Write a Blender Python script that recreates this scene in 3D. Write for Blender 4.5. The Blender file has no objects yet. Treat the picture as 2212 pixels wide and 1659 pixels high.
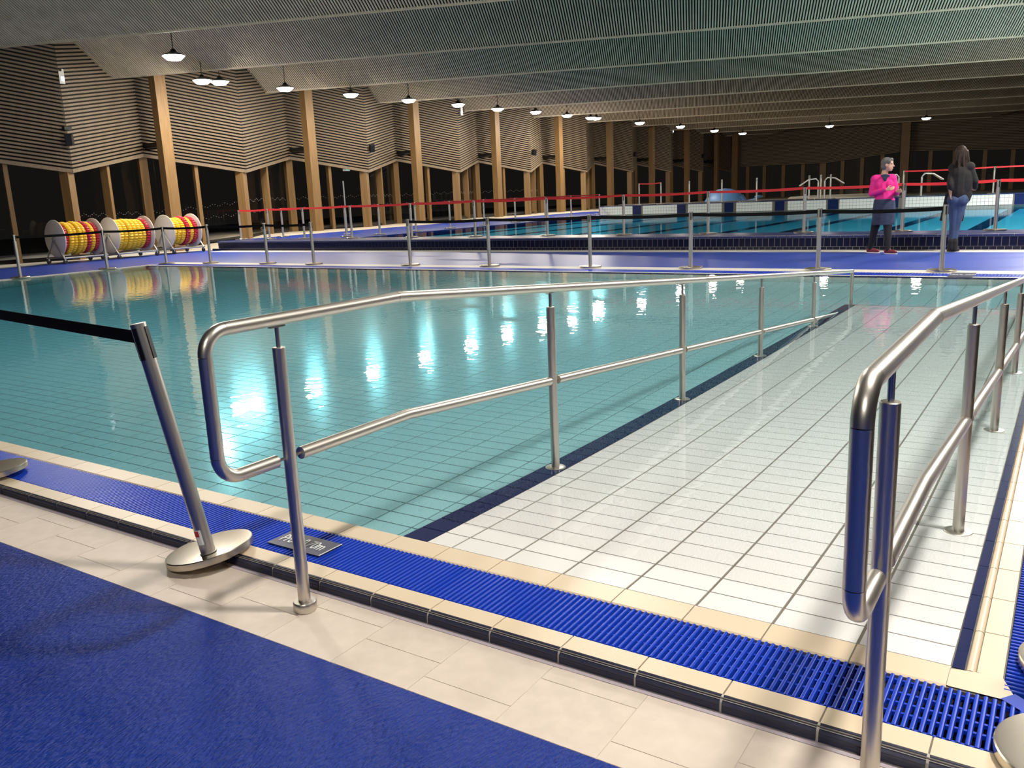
import bpy, bmesh, math, random
from mathutils import Vector, Matrix
random.seed(7)
SC = bpy.context.scene
COL = SC.collection
R = math.radians

# ------------------------------------------------------------------ camera
F_PX, YAW, PITCH, ROLL = 1831.948, -0.5881455, 0.2179285, -0.0425722
CAM = Vector((2.0628596, -2.4310972, 1.3260864))
_f = Vector((math.sin(YAW)*math.cos(PITCH), math.cos(YAW)*math.cos(PITCH), -math.sin(PITCH)))
_r0 = Vector((math.cos(YAW), -math.sin(YAW), 0))
_u0 = _r0.cross(_f)
_r = _r0*math.cos(ROLL) + _u0*math.sin(ROLL)
_u = -_r0*math.sin(ROLL) + _u0*math.cos(ROLL)
cam = bpy.data.cameras.new('camera')
cam.sensor_fit = 'HORIZONTAL'; cam.sensor_width = 36.0
cam.lens = F_PX/2212*36; cam.clip_start = 0.05; cam.clip_end = 400
cam_o = bpy.data.objects.new('camera', cam)
cam_o.matrix_world = Matrix(((_r.x, _u.x, -_f.x, CAM.x), (_r.y, _u.y, -_f.y, CAM.y), (_r.z, _u.z, -_f.z, CAM.z), (0, 0, 0, 1)))
COL.objects.link(cam_o); SC.camera = cam_o

def ray(px, py):
    return _f + _r*((px-1106)/F_PX) - _u*((py-829.5)/F_PX)
def on(px, py, axis, val):                       # where the pixel's ray meets a plane of the place
    d = ray(px, py); t = (val-CAM[axis])/d[axis]
    return CAM + d*t

# ------------------------------------------------------------------ world, exposure
w = bpy.data.worlds.new('night'); SC.world = w; w.use_nodes = True
w.node_tree.nodes['Background'].inputs[0].default_value = (0.55, 0.5, 0.42, 1)
w.node_tree.nodes['Background'].inputs[1].default_value = 0.012
SC.view_settings.view_transform = 'Standard'
SC.view_settings.look = 'None'
SC.view_settings.exposure = 0.0
SC.view_settings.gamma = 1.0
SC.view_settings.use_curve_mapping = False
LAMP_L = 345.0
SC.cycles.use_light_tree = False

# ------------------------------------------------------------------ materials
MATS = {}
def mat(name, col, rough=.5, metal=0.0, spec=.5, noise=None, bump=None, rough_noise=None, coat=0):
    if name in MATS: return MATS[name]
    m = bpy.data.materials.new(name); m.use_nodes = True
    nt = m.node_tree; b = nt.nodes['Principled BSDF']
    b.inputs['Base Color'].default_value = (*col, 1)
    b.inputs['Roughness'].default_value = rough
    b.inputs['Metallic'].default_value = metal
    b.inputs['Specular IOR Level'].default_value = spec
    b.inputs['Coat Weight'].default_value = coat
    tc = nt.nodes.new('ShaderNodeTexCoord')
    def tex(scale, detail=4, stretch=(1, 1, 1), coord='Object', rot=(0,0,0)):
        mp = nt.nodes.new('ShaderNodeMapping'); mp.inputs['Scale'].default_value = stretch; mp.inputs['Rotation'].default_value = rot
        n = nt.nodes.new('ShaderNodeTexNoise'); n.inputs['Scale'].default_value = scale; n.inputs['Detail'].default_value = detail
        nt.links.new(tc.outputs[coord], mp.inputs['Vector']); nt.links.new(mp.outputs[0], n.inputs['Vector'])
        return n
    if noise:                                     # (colour2, scale, stretch)
        n = tex(noise[1], 5, noise[2])
        rp = nt.nodes.new('ShaderNodeMapRange'); rp.inputs[1].default_value = .35; rp.inputs[2].default_value = .65
        mx = nt.nodes.new('ShaderNodeMix'); mx.data_type = 'RGBA'
        mx.inputs[6].default_value = (*col, 1); mx.inputs[7].default_value = (*noise[0], 1)
        nt.links.new(n.outputs[0], rp.inputs[0]); nt.links.new(rp.outputs[0], mx.inputs[0]); nt.links.new(mx.outputs[2], b.inputs['Base Color'])
    if bump:                                      # (scale, strength, distance, stretch)
        n = tex(bump[0], 3, bump[3], rot=bump[4] if len(bump) > 4 else (0,0,0))
        bp = nt.nodes.new('ShaderNodeBump'); bp.inputs['Strength'].default_value = bump[1]; bp.inputs['Distance'].default_value = bump[2]
        nt.links.new(n.outputs[0], bp.inputs['Height']); nt.links.new(bp.outputs[0], b.inputs['Normal'])
    if rough_noise:
        n = tex(rough_noise[0], 4, rough_noise[3])
        rp = nt.nodes.new('ShaderNodeMapRange'); rp.inputs[1].default_value = .3; rp.inputs[2].default_value = .7
        rp.inputs[3].default_value = rough_noise[1]; rp.inputs[4].default_value = rough_noise[2]
        nt.links.new(n.outputs[0], rp.inputs[0]); nt.links.new(rp.outputs[0], b.inputs['Roughness'])
    MATS[name] = m
    return m
I3 = (1, 1, 1)
mat('steel', (.64, .60, .54), .36, 1)
mat('steel_base', (.60, .55, .46), .26, 1)
mat('steel_pin', (.55, .53, .5), .3, 1)
mat('black_metal', (.02, .019, .018), .35, .6)
mat('black_plastic', (.008, .008, .008), .4)
mat('belt_black', (.004, .004, .005), .7, 0, .08)
mat('belt_red', (.62, .02, .025), .6)
mat('blue_floor_wet', (.022, .06, .38), .36, 0, 1.0, noise=((.02, .06, .40), 3, I3), bump=(40, .12, .003, I3))
mat('blue_floor', (.006, .031, .25), .28, 0, .12, noise=((.008, .037, .285), 3, I3), bump=(140, 1.0, .012, (1, .3, 1), (0, 0, .6)))
mat('beige_stone', (.66, .565, .475), .55, 0, .4, noise=((.71, .61, .52), 14, I3), bump=(60, .05, .002, I3))
mat('beige_stone2', (.64, .55, .46), .55, 0, .4, noise=((.70, .60, .51), 17, I3), bump=(60, .05, .002, I3))
mat('beige_tile', (.72, .59, .42), .38, 0, .4)
mat('beige_tile2', (.70, .575, .41), .4, 0, .4)
mat('navy_rib', (.016, .019, .05), .42, 0, .5, noise=((.03, .032, .06), 40, (1, 6, 6)))
mat('navy_tile', (.010, .018, .085), .14, 0, .5)
mat('navy_wall', (.004, .005, .022), .2, 0, .35)
mat('navy_cap', (.025, .035, .12), .3, 0, .4)
mat('grout', (.17, .148, .12), .8)
mat('grout_light', (.52, .49, .44), .8)
mat('stone_joint', (.60, .53, .45), .7)
mat('lilac', (.45, .39, .42), .8)
mat('white_tile', (.82, .815, .79), .12, 0, .5)
mat('pool_tile', (.80, .81, .77), .15, 0, .5)
mat('pool_grout', (.16, .17, .16), .8)
mat('grate_blue', (.008, .048, .48), .35, 0, .2)
mat('grate_dark', (.006, .02, .16), .5)
mat('gutter', (.05, .05, .055), .8)
mat('gutter_end', (.30, .27, .22), .7)
mat('sign_plate', (.035, .04, .085), .4)
mat('white_paint', (.85, .85, .83), .5)
mat('dot_grey', (.35, .34, .32), .6)
mat('red_paint', (.6, .02, .03), .5)
mat('wood_slat', (.215, .16, .104), .6, 0, .3, noise=((.175, .13, .082), 3, (6, 1, 6)))
mat('wood_ceiling', (.55, .48, .37), .6, 0, .3, noise=((.46, .40, .30), 3, I3))
mat('wood_glulam', (.22, .13, .05), .5, 0, .35, noise=((.165, .095, .036), 4, (5, 5, .35)))
mat('backing', (.008, .007, .006), .9)
mat('white_deck', (.70, .66, .60), .4)
mat('plastic_white', (.72, .66, .58), .4)
mat('float_yellow', (.80, .50, .02), .4)
mat('float_red', (.42, .012, .03), .4)
mat('galv', (.5, .5, .48), .4, .9)
mat('whale_blue', (.10, .26, .55), .4)
mat('cream', (.72, .66, .52), .4)
mat('upper_floor', (.46, .40, .31), .5)
mat('upper_tile', (.40, .74, .80), .3)
mat('dark_ground', (.012, .012, .011), .9)
mat('skin', (.62, .36, .24), .5)
mat('skin_dark', (.40, .24, .16), .55)
mat('hair_grey', (.085, .075, .068), .6, noise=((.20, .19, .18), 60, (1, 1, 4)))
mat('hair_dark', (.012, .008, .006), .6, 0, .25, noise=((.045, .027, .017), 25, (3, 3, .6)))
mat('pink', (.80, .022, .27), .8)
mat('navy_cloth', (.02, .028, .075), .85)
mat('skirt', (.022, .030, .065), .85, noise=((.035, .045, .085), 8, (1, 1, 5)))
mat('tights', (.008, .008, .011), .8)
mat('shoe_red', (.16, .010, .025), .6)
mat('sole', (.7, .62, .58), .6)
mat('black_cloth', (.008, .007, .007), .85, noise=((.016, .013, .012), 9, (1, 1, 3)))
mat('coat_lining', (.022, .018, .013), .85)
mat('jeans', (.03, .05, .11), .85, noise=((.055, .09, .18), 5, (2, 2, .7)))
mat('eye', (.02, .015, .012), .3)
mat('lip', (.45, .12, .12), .5)

def emis(name, col, s):
    m = bpy.data.materials.new(name); m.use_nodes = True; nt = m.node_tree
    nt.nodes.remove(nt.nodes['Principled BSDF'])
    e = nt.nodes.new('ShaderNodeEmission'); e.inputs[0].default_value = (*col, 1); e.inputs[1].default_value = s
    nt.links.new(e.outputs[0], nt.nodes['Material Output'].inputs[0]); MATS[name] = m
emis('lamp_warm', (1.0, .945, .86), LAMP_L)
emis('lamp_row', (1.0, .92, .79), LAMP_L*1.0)
emis('lamp_strong', (1.0, .945, .88), LAMP_L*2.8)
emis('lamp_near', (1.0, .945, .87), LAMP_L*1.35)
emis('lamp_cool', (1.0, .90, .84), LAMP_L*.35)
emis('sign_green', (.35, .8, .6), .8)
emis('emergency_glow', (.8, .9, 1.0), 3.0)
emis('street_glow', (1.0, .85, .6), 30)

def water(name, sigma, density, bump_s, scale, stretch, refl=.98):
    m = bpy.data.materials.new(name); m.use_nodes = True; nt = m.node_tree
    nt.nodes.remove(nt.nodes['Principled BSDF']); out = nt.nodes['Material Output']
    fr = nt.nodes.new('ShaderNodeLayerWeight'); fr.inputs[0].default_value = .5
    tr = nt.nodes.new('ShaderNodeBsdfTransparent'); gl = nt.nodes.new('ShaderNodeBsdfGlossy'); gl.inputs['Roughness'].default_value = .0
    mx = nt.nodes.new('ShaderNodeMixShader')
    tc = nt.nodes.new('ShaderNodeTexCoord'); mp = nt.nodes.new('ShaderNodeMapping'); mp.inputs['Scale'].default_value = stretch
    n = nt.nodes.new('ShaderNodeTexNoise'); n.inputs['Scale'].default_value = scale; n.inputs['Detail'].default_value = 2
    bp = nt.nodes.new('ShaderNodeBump'); bp.inputs['Strength'].default_value = 1; bp.inputs['Distance'].default_value = bump_s
    nt.links.new(tc.outputs['Object'], mp.inputs[0]); nt.links.new(mp.outputs[0], n.inputs['Vector']); nt.links.new(n.outputs[0], bp.inputs['Height'])
    nt.links.new(bp.outputs[0], gl.inputs['Normal']); nt.links.new(bp.outputs[0], fr.inputs['Normal'])
    pw5 = nt.nodes.new('ShaderNodeMath'); pw5.operation = 'POWER'; pw5.inputs[1].default_value = 5.0
    sc_ = nt.nodes.new('ShaderNodeMath'); sc_.operation = 'MULTIPLY_ADD'; sc_.inputs[1].default_value = refl; sc_.inputs[2].default_value = .02
    nt.links.new(fr.outputs['Facing'], pw5.inputs[0]); nt.links.new(pw5.outputs[0], sc_.inputs[0])
    nt.links.new(sc_.outputs[0], mx.inputs[0]); nt.links.new(tr.outputs[0], mx.inputs[1]); nt.links.new(gl.outputs[0], mx.inputs[2])
    nt.links.new(mx.outputs[0], out.inputs[0])
    if density > 0:
        va = nt.nodes.new('ShaderNodeVolumeAbsorption'); va.inputs[0].default_value = (*sigma, 1); va.inputs[1].default_value = density
        nt.links.new(va.outputs[0], out.inputs['Volume'])
    MATS[name] = m
water('water', (.05, .745, .88), .78, .0016, 7, (1, 1, 1))
water('water_upper', (.05, .66, .80), .8, .001, 5, (1, 1, 1), .45)
water('window_glass', (1, 1, 1), 0, 0.0, 1, I3)

# ------------------------------------------------------------------ mesh helpers
class MB:
    def __init__(s): s.v = []; s.f = []; s.mi = []; s.cur = 0
    def add(s, vs, fs):
        o = len(s.v); s.v += [tuple(v) for v in vs]
        for f in fs: s.f.append(tuple(i+o for i in f)); s.mi.append(s.cur)
    def box(s, c, d, m=None):
        x, y, z = d[0]/2, d[1]/2, d[2]/2
        vs = [Vector((sx*x, sy*y, sz*z)) for sz in (-1, 1) for sy in (-1, 1) for sx in (-1, 1)]
        if m is not None: vs = [m @ v for v in vs]
        s.add([v+Vector(c) for v in vs], [(0, 2, 3, 1), (4, 5, 7, 6), (0, 1, 5, 4), (2, 6, 7, 3), (0, 4, 6, 2), (1, 3, 7, 5)])
    def box2(s, a, b):
        s.box([(a[i]+b[i])/2 for i in range(3)], [abs(b[i]-a[i]) for i in range(3)])
    def tube(s, pts, r, seg=12, caps=True, sy=1.0):
        pts = [Vector(p) for p in pts]; n = len(pts)
        rs = r if isinstance(r, (list, tuple)) else [r]*n
        t0 = (pts[1]-pts[0]).normalized()
        ref = Vector((0, 0, 1)) if abs(t0.z) < .9 else Vector((1, 0, 0))
        nrm = (ref - t0*ref.dot(t0)).normalized()
        vs = []
        for i, p in enumerate(pts):
            if i == 0: t = t0
            elif i == n-1: t = (pts[i]-pts[i-1]).normalized()
            else: t = ((pts[i]-pts[i-1]).normalized()+(pts[i+1]-pts[i]).normalized()).normalized()
            nrm = (nrm - t*nrm.dot(t)).normalized(); b = t.cross(nrm)
            k = 1.0
            if 0 < i < n-1:
                k = 1/max(.5, t.dot((pts[i]-pts[i-1]).normalized()))
            for j in range(seg):
                a = 2*math.pi*j/seg
                vs.append(p + (nrm*math.cos(a)+b*math.sin(a)*sy)*rs[i])
        fs = [(i*seg+j, i*seg+(j+1) % seg, (i+1)*seg+(j+1) % seg, (i+1)*seg+j) for i in range(n-1) for j in range(seg)]
        if caps: fs += [tuple(range(seg-1, -1, -1)), tuple(range((n-1)*seg, n*seg))]
        s.add(vs, fs)
    def lathe(s, prof, seg=32, axis='z', c=(0, 0, 0), wob=None):
        vs = []
        for k, (r, h) in enumerate(prof):
            for j in range(seg):
                a = 2*math.pi*j/seg; rr = r*(wob(k, j) if wob else 1)
                p = (rr*math.cos(a), rr*math.sin(a), h)
                if axis == 'y': p = (p[0], p[2], p[1])
                if axis == 'x': p = (p[2], p[0], p[1])
                vs.append((p[0]+c[0], p[1]+c[1], p[2]+c[2]))
        n = len(prof)
        fs = [(i*seg+j, i*seg+(j+1) % seg, (i+1)*seg+(j+1) % seg, (i+1)*seg+j) for i in range(n-1) for j in range(seg)]
        fs += [tuple(range(seg-1, -1, -1)), tuple(range((n-1)*seg, n*seg))]
        s.add(vs, fs)
    def ball(s, c, r, seg=14, m=None):
        rx, ry, rz = r if isinstance(r, (list, tuple)) else (r, r, r)
        vs = []; n = seg//2
        for i in range(1, n):
            for j in range(seg):
                t = math.pi*i/n; a = 2*math.pi*j/seg
                vs.append(Vector((rx*math.sin(t)*math.cos(a), ry*math.sin(t)*math.sin(a), rz*math.cos(t))))
        vs += [Vector((0, 0, rz)), Vector((0, 0, -rz))]
        if m is not None: vs = [m @ v for v in vs]
        vs = [v+Vector(c) for v in vs]; T = len(vs)-2; Bt = T+1
        fs = [(i*seg+j, (i+1)*seg+j, (i+1)*seg+(j+1) % seg, i*seg+(j+1) % seg) for i in range(n-2) for j in range(seg)]
        fs += [(T, j, (j+1) % seg) for j in range(seg)] + [(Bt, (n-2)*seg+(j+1) % seg, (n-2)*seg+j) for j in range(seg)]
        s.add(vs, fs)
    def mesh(s, name, mats, smooth=False):
        me = bpy.data.meshes.new(name); me.from_pydata(s.v, [], s.f)
        mats = mats if isinstance(mats, (list, tuple)) else [mats]
        for m in mats: me.materials.append(MATS[m])
        if len(mats) > 1: me.polygons.foreach_set('material_index', s.mi)
        bm = bmesh.new(); bm.from_mesh(me); bmesh.ops.recalc_face_normals(bm, faces=bm.faces); bm.to_mesh(me); bm.free()
        if smooth:
            me.polygons.foreach_set('use_smooth', [True]*len(me.polygons))
            try: me.set_sharp_from_angle(angle=R(40))
            except Exception: pass
        me.update(); return me
    def build(s, name, mats, parent=None, loc=(0, 0, 0), rot=(0, 0, 0), smooth=False, label=None, kind=None):
        return inst(name, s.mesh(name, mats, smooth), loc, parent, rot, label, kind)

def inst(name, me, loc=(0, 0, 0), parent=None, rot=(0, 0, 0), label=None, kind=None):
    o = bpy.data.objects.new(name, me); COL.objects.link(o)
    o.location = loc; o.rotation_euler = rot
    if parent is not None: o.parent = parent
    if label: o['label'] = label
    if kind: o['kind'] = kind
    return o
def thing(name, label, cat, loc=(0, 0, 0), rot=(0, 0, 0), group=None):
    o = bpy.data.objects.new(name, None); COL.objects.link(o)
    o.location = loc; o.rotation_euler = rot; o.empty_display_size = .1
    o['label'] = label; o['category'] = cat
    if group: o['group'] = group
    return o
def tag(o, label, cat, group=None):
    o['label'] = label; o['category'] = cat
    if group: o['group'] = group
    return o
def struct(o, label):
    o['kind'] = 'structure'; o['label'] = label
    return o
def dup(root, loc, label, rotz=None):
    r = root.copy(); COL.objects.link(r); r.location = loc; r['label'] = label
    if rotz is not None: r.rotation_euler = (0, 0, rotz)
    for ch in list(root.children):
        c = ch.copy(); COL.objects.link(c); c.parent = r
        for g in ch.children:
            d = g.copy(); COL.objects.link(d); d.parent = c
    return r
def text_mesh(name, body, size, m, extrude=.0008):
    cu = bpy.data.curves.new(name, 'FONT'); cu.body = body; cu.size = size; cu.extrude = extrude; cu.align_x = 'CENTER'; cu.align_y = 'CENTER'
    t = bpy.data.objects.new(name+'_tmp', cu); COL.objects.link(t)
    dg = bpy.context.evaluated_depsgraph_get(); dg.update()
    me = bpy.data.meshes.new_from_object(t.evaluated_get(dg)); bpy.data.objects.remove(t); bpy.data.curves.remove(cu)
    me.materials.clear(); me.materials.append(MATS[m]); return me
def strip(name, a, b, m, label, z0=None):
    mb = MB(); mb.box2(a, b); return struct(mb.build(name, m), label)

# ------------------------------------------------------------------ levels
ZD = -.042            # near deck
ZW = -.012            # water
POOL_L, POOL_R, POOL_F = -17.5, 1.872, 10.55
RAMP_END = 7.93
def zr(y): return -.004 - .062*(1-math.exp(-max(y, 0)/1.7))
def zr_s(y): return -.062/1.7*math.exp(-max(y, 0)/1.7)
def zfl(y): return -.30 + .018*y

# ------------------------------------------------------------------ near deck
mb = MB(); mb.box2((-18, -9, ZD-.2), (9, -.801, ZD)); fl = struct(mb.build('floor', 'blue_floor'), 'glossy blue rubber floor of the near pool deck')
mb = MB(); mb.box2((-18, -.801, ZD-.2), (9, -.445, ZD-.0015)); dk = struct(mb.build('floor', 'stone_joint'), 'pale stone tile border of the near deck')
tile_cache = {}
def tile_mesh(key, d, m):
    if key not in tile_cache:
        t = MB(); t.box((0, 0, -d[2]/2), d); tile_cache[key] = t.mesh(key, m)
    return tile_cache[key]
# large beige border tiles, staggered
x = 1.177 + .305*4; i = 0
while x > -6.2:
    ys = -.64 if i % 2 == 0 else -.72
    if i % 3 == 1: ys = -.56
    for (y0, y1) in ((-.800, ys), (ys, -.487)):
        me = tile_mesh('stone%.2f' % (y1-y0) + str(i % 2), (.302, y1-y0-.003, .02), 'beige_stone' if i % 2 else 'beige_stone2')
        inst('stone_tile', me, (x-.1525, (y0+y1)/2, ZD), dk)
    x -= .305; i += 1
mb = MB(); mb.box2((-6.2, -.80, ZD-.02), (-18, -.487, ZD)); mb.build('stone_border', 'beige_stone', dk)
mb = MB(); mb.box2((-18, -.487, ZD-.02), (9, -.455, ZD+.001)); mb.build('grout_fillet', 'lilac', dk)

# ------------------------------------------------------------------ near curb: nosing, curb tiles, grate, inner tiles
curb = MB(); curb.box2((-18, -.455, -.2), (2.6, -.366, -.004)); curb.box2((-18, -.121, -.3), (1.95, -.006, -.004)); curb.box2((-18, -.37, -.3), (2.6, -.12, -.16))
curb = struct(curb.build('trim_1', 'grout'), 'tiled overflow curb along the near pool edge')
prof = [(-.447, -.0005), (-.452, -.0012)]
for k in range(9):
    a = R(82 - k*11); prof.append((-.447-.018*math.cos(a)+.0*k-.0, -.018+.018*math.sin(a)))
prof = [(-.440, -.03), (-.440, .0)]
n = 9
for k in range(n):
    t0 = k/n
    for tt, off in ((t0+.1, -.001), (t0+.5, .0022), (t0+.9, -.001)):
        L = tt*(.030+.028)
        if L < .034: ang = L/.034*math.pi/2; y = -.443-.0217*math.sin(ang); z = -.0217+.0217*math.cos(ang); nn = (-math.sin(ang), math.cos(ang))
        else: y = -.4647; z = -.0217-(L-.034)*.85; nn = (-1, 0)
        prof.append((y+nn[0]*off, z+nn[1]*off))
prof += [(-.4647, ZD+.001), (-.440, ZD+.001)]
nos = MB(); W2 = .243
nos.add([(sx*W2/2, y, z) for sx in (-1, 1) for (y, z) in prof], [(i, (i+1) % len(prof), len(prof)+(i+1) % len(prof), len(prof)+i) for i in range(len(prof))] + [tuple(range(len(prof))), tuple(range(2*len(prof)-1, len(prof)-1, -1))])
nos_me = nos.mesh('nosing_tile', 'navy_rib')
g = MB(); gp = [(-.440, ZD), (-.440, -.0015)] + [(-.443-.0195*math.sin(R(a_)), -.0217+.0195*math.cos(R(a_))) for a_ in (0, 22, 45, 68, 90)] + [(-.4625, ZD)]
g.add([(sx, y_, z_) for sx in (-18, 2.6) for (y_, z_) in gp], [(i, (i+1) % 8, 8+(i+1) % 8, 8+i) for i in range(8)] + [tuple(range(8)), tuple(range(15, 7, -1))]); g.build('nosing_grout', 'grout_light', curb)
ct = MB(); ct.box((0, 0, -.006), (.2455, .0765, .012)); ct_me = [ct.mesh('curb_tile', 'beige_tile'), ct.mesh('curb_tile', 'beige_tile2')]
it = MB(); it.add([(sx*.1228, y, z) for sx in (-1, 1) for (y, z) in ((-.119, -.02), (-.119, -.004), (-.112, 0), (-.008, 0), (-.003, -.005), (-.003, -.03))],
                  [(i, (i+1) % 6, 6+(i+1) % 6, 6+i) for i in range(6)] + [tuple(range(6)), tuple(range(11, 5, -1))]); it_me = [it.mesh('edge_tile', 'beige_tile'), it.mesh('edge_tile', 'beige_tile2')]
k = 8
for i in range(42):
    xc = 2.25 - .25*i
    inst('nosing_tile', nos_me, (xc, 0, 0), curb)
    inst('curb_tile', ct_me[i % 2], (xc, -.4062, 0), curb)
    if xc < 1.9: inst('edge_tile', it_me[(i*7 % 3) % 2], (xc, 0, 0), curb)
mb = MB(); mb.box2((-18, -.444, -.02), (-8.13, -.368, 0)); mb.box2((-18, -.119, -.02), (-8.13, -.003, 0)); mb.build('curb_run', 'beige_tile', curb)
mb = MB(); mb.box2((-18, -.4647, ZD), (-8.13, -.444, -.002)); mb.build('nosing_run', 'navy_rib', curb)
# grate
gr = thing('overflow_grate', 'blue plastic slatted overflow grate along the near pool edge', 'grate', (0, 0, 0))
bar = MB(); pr = [(-.0062, -.022), (-.0062, -.006), (-.0045, -.0015), (0, 0), (.0045, -.0015), (.0062, -.006), (.0062, -.022)]
bar.add([(x_, y_, z_) for y_ in (-.1205, .1205) for (x_, z_) in pr], [(i, (i+1) % 7, 7+(i+1) % 7, 7+i) for i in range(7)] + [tuple(range(7)), tuple(range(13, 6, -1))])
bar_me = bar.mesh('grate_bar', 'grate_blue', True)
for i in range(298):
    inst('grate_bar', bar_me, (2.05 - .0205*i, -.2425, .001), gr)
mb = MB()
for i in range(298, 980): mb.box((2.05-.0205*i, -.2425, -.010), (.0124, .241, .022))
mb.build('grate_run', 'grate_blue', gr, kind='stuff')
for yy in (-.352, -.29, -.2425, -.195, -.133):
    mb = MB(); mb.box2((-18, yy-.004, -.019), (2.06, yy+.004, -.008)); mb.build('cross_rod', 'grate_blue', gr)
mb = MB(); mb.box2((-18, -.364, -.16), (2.6, -.122, -.15)); mb.build('gutter_bed', 'gutter', curb)
# depth sign on the grate
sg = thing('depth_sign', 'dark plate with white depth lettering on the near grate', 'sign', (-.415, -.258, .0018))
mb = MB(); mb.box((0, 0, .002), (.292, .128, .004)); mb.build('plate', 'sign_plate', sg)
o = inst('lettering', text_mesh('lettering', 'Prof. 0.70m', .070, 'white_paint'), (-.008, 0, .0048), sg, label='white painted depth lettering'); o.scale = (.72, 1.25, 1)
mb = MB(); mb.box((.1435, 0, .0045), (.004, .126, .002)); mb.build('edge_line', 'white_paint', sg)

# right pool edge curb and grate
ce = MB(); ce.box2((1.935, -.10, -.3), (2.002, 12, -.004)); ce.box2((1.872, -.02, -.3), (1.95, 10.55, -.012)); ce = struct(ce.build('trim_2', 'grout'), 'tiled curb along the right side of the pool ramp')
rt = MB(); rt.box((0, 0, -.006), (.062, .246, .012)); rt_me = rt.mesh('curb_tile', 'beige_tile')
rg = MB(); rg.tube([(0, -.123, 0), (0, .123, 0)], .014, 10); rg_me = rg.mesh('grip_tile', 'beige_tile2', True)
rn = MB(); rn.box((0, 0, -.006), (.030, .246, .014)); rn_me = rn.mesh('navy_strip_tile', 'navy_tile')
for i in range(42):
    yc = .118+.25*i
    inst('curb_tile', rt_me, (1.967, yc, 0), ce); inst('grip_tile', rg_me, (1.921, yc, -.014), ce); inst('navy_strip_tile', rn_me, (1.8905, yc, -.003), ce)
mb = MB(); mb.add([(1.872, -.112, 0), (1.95, -.005, 0), (1.998, -.005, 0), (2.04, -.115, 0), (1.88, -.115, 0), (1.872, -.02, 0)], [(0, 4, 3, 2, 1, 5)]); mb.build('corner_tile', 'beige_tile', ce)
gr2 = thing('overflow_grate', 'blue plastic overflow grate at the right frame edge beside the ramp', 'grate', (0, 0, 0))
b2 = MB(); b2.add([(z_ and x_, y_, z_) for (x_, y_, z_) in []], []) if False else None
b2 = MB(); b2.add([(x_, y_, z_) for x_ in (-.12, .12) for (y_, z_) in pr], [(i, (i+1) % 7, 7+(i+1) % 7, 7+i) for i in range(7)] + [tuple(range(7)), tuple(range(13, 6, -1))])
b2_me = b2.mesh('grate_bar', 'grate_blue', True)
for i in range(290): inst('grate_bar', b2_me, (2.124, -.06+.0205*i, .001), gr2)
mb = MB()
for i in range(290, 560): mb.box((2.124, -.06+.0205*i, -.01), (.24, .0124, .022))
mb.build('grate_run', 'grate_blue', gr2, kind='stuff')
for xx in (2.03, 2.124, 2.22):
    mb = MB(); mb.box2((xx-.004, -.07, -.019), (xx+.004, 11.4, -.008)); mb.build('cross_rod', 'grate_blue', gr2)
mb = MB(); mb.add([(2.0, -.115, .001), (2.03, -.075, .001), (2.25, -.24, .001), (2.25, -.30, .001), (2.06, -.16, .001)], [(0, 4, 3, 2, 1)])
mb.build('mitre_plate', 'grate_blue', gr2)
mb = MB(); mb.box2((2.0, -.37, -.16), (2.6, 12, -.15)); mb.box2((2.25, -.12, -.3), (2.6, 12, -.002)); struct(mb.build('floor', 'beige_tile'), 'pale tiled deck at the far right of the ramp')

# ------------------------------------------------------------------ ramp
rp = MB(); N = 66
ys = [RAMP_END*i/N for i in range(N+1)]
rp.add([(x_, y_, zr(y_)-dz) for y_ in ys for (x_, dz) in ((-.125, .0035), (1.874, .0035), (1.874, .5), (-.125, .5))],
       [(i*4+j, i*4+(j+1) % 4, (i+1)*4+(j+1) % 4, (i+1)*4+j) for i in range(N) for j in range(4)] + [(0, 1, 2, 3), (N*4+3, N*4+2, N*4+1, N*4)])
rp = struct(rp.build('trim_3', 'grout'), 'white tiled access ramp sloping into the pool')
rowmesh = {}
rest = MB()
cols = [(0, .125)] + [(.125+.25*j, .375+.25*j) for j in range(7)]
for r_ in range(63):
    yc = .0625+.125*r_; z = zr(yc); a = math.atan(zr_s(yc))
    for (x0, x1) in cols:
        d = (x1-x0-.0095, .1185, .006)
        if r_ < 37: inst('ramp_tile', tile_mesh('ramp_tile%.2f' % d[0], d, 'white_tile'), ((x0+x1)/2, yc, z), rp, (a, 0, 0))
        else: rest.box(((x0+x1)/2, yc, z-.003), d, Matrix.Rotation(a, 3, 'X'))
    inst('navy_edge_tile', tile_mesh('navy_edge_tile', (.119, .119, .006), 'navy_tile'), (-.0625, yc, z), rp, (a, 0, 0))
rest.build('ramp_tile_field', 'white_tile', rp, kind='stuff')

# ------------------------------------------------------------------ pool basin
pb = MB()
pb.add([(POOL_L, 0, zfl(0)-.004), (POOL_R, 0, zfl(0)-.004), (POOL_R, POOL_F, zfl(POOL_F)-.004), (POOL_L, POOL_F, zfl(POOL_F)-.004)], [(0, 1, 2, 3)])
pb = struct(pb.build('floor', 'pool_grout'), 'tiled floor of the shallow pool under water')
cells = []
for j in range(84):
    yc = .0625+.1256*j
    for i in range(78):
        xc = -.25-.25*i+.0
        if xc > POOL_L+.1: cells.append((xc, yc))
    if yc > RAMP_END:
        for i in range(8): cells.append((0.0+.25*i-.0, yc))
cells.sort(key=lambda c: (c[0]-CAM.x)**2+(c[1]-CAM.y)**2)
pt_me = tile_mesh('pool_floor_tile', (.240, .117, .006), 'pool_tile'); pa = math.atan(.018)
rest = MB(); rm = Matrix.Rotation(pa, 3, 'X')
for i, (xc, yc) in enumerate(cells):
    if i < 300: inst('pool_floor_tile', pt_me, (xc, yc, zfl(yc)), pb, (pa, 0, 0))
    else: rest.box((xc, yc, zfl(yc)-.003), (.240, .117, .006), rm)
rest.build('pool_floor_tile_field', 'pool_tile', pb, kind='stuff')
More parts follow.
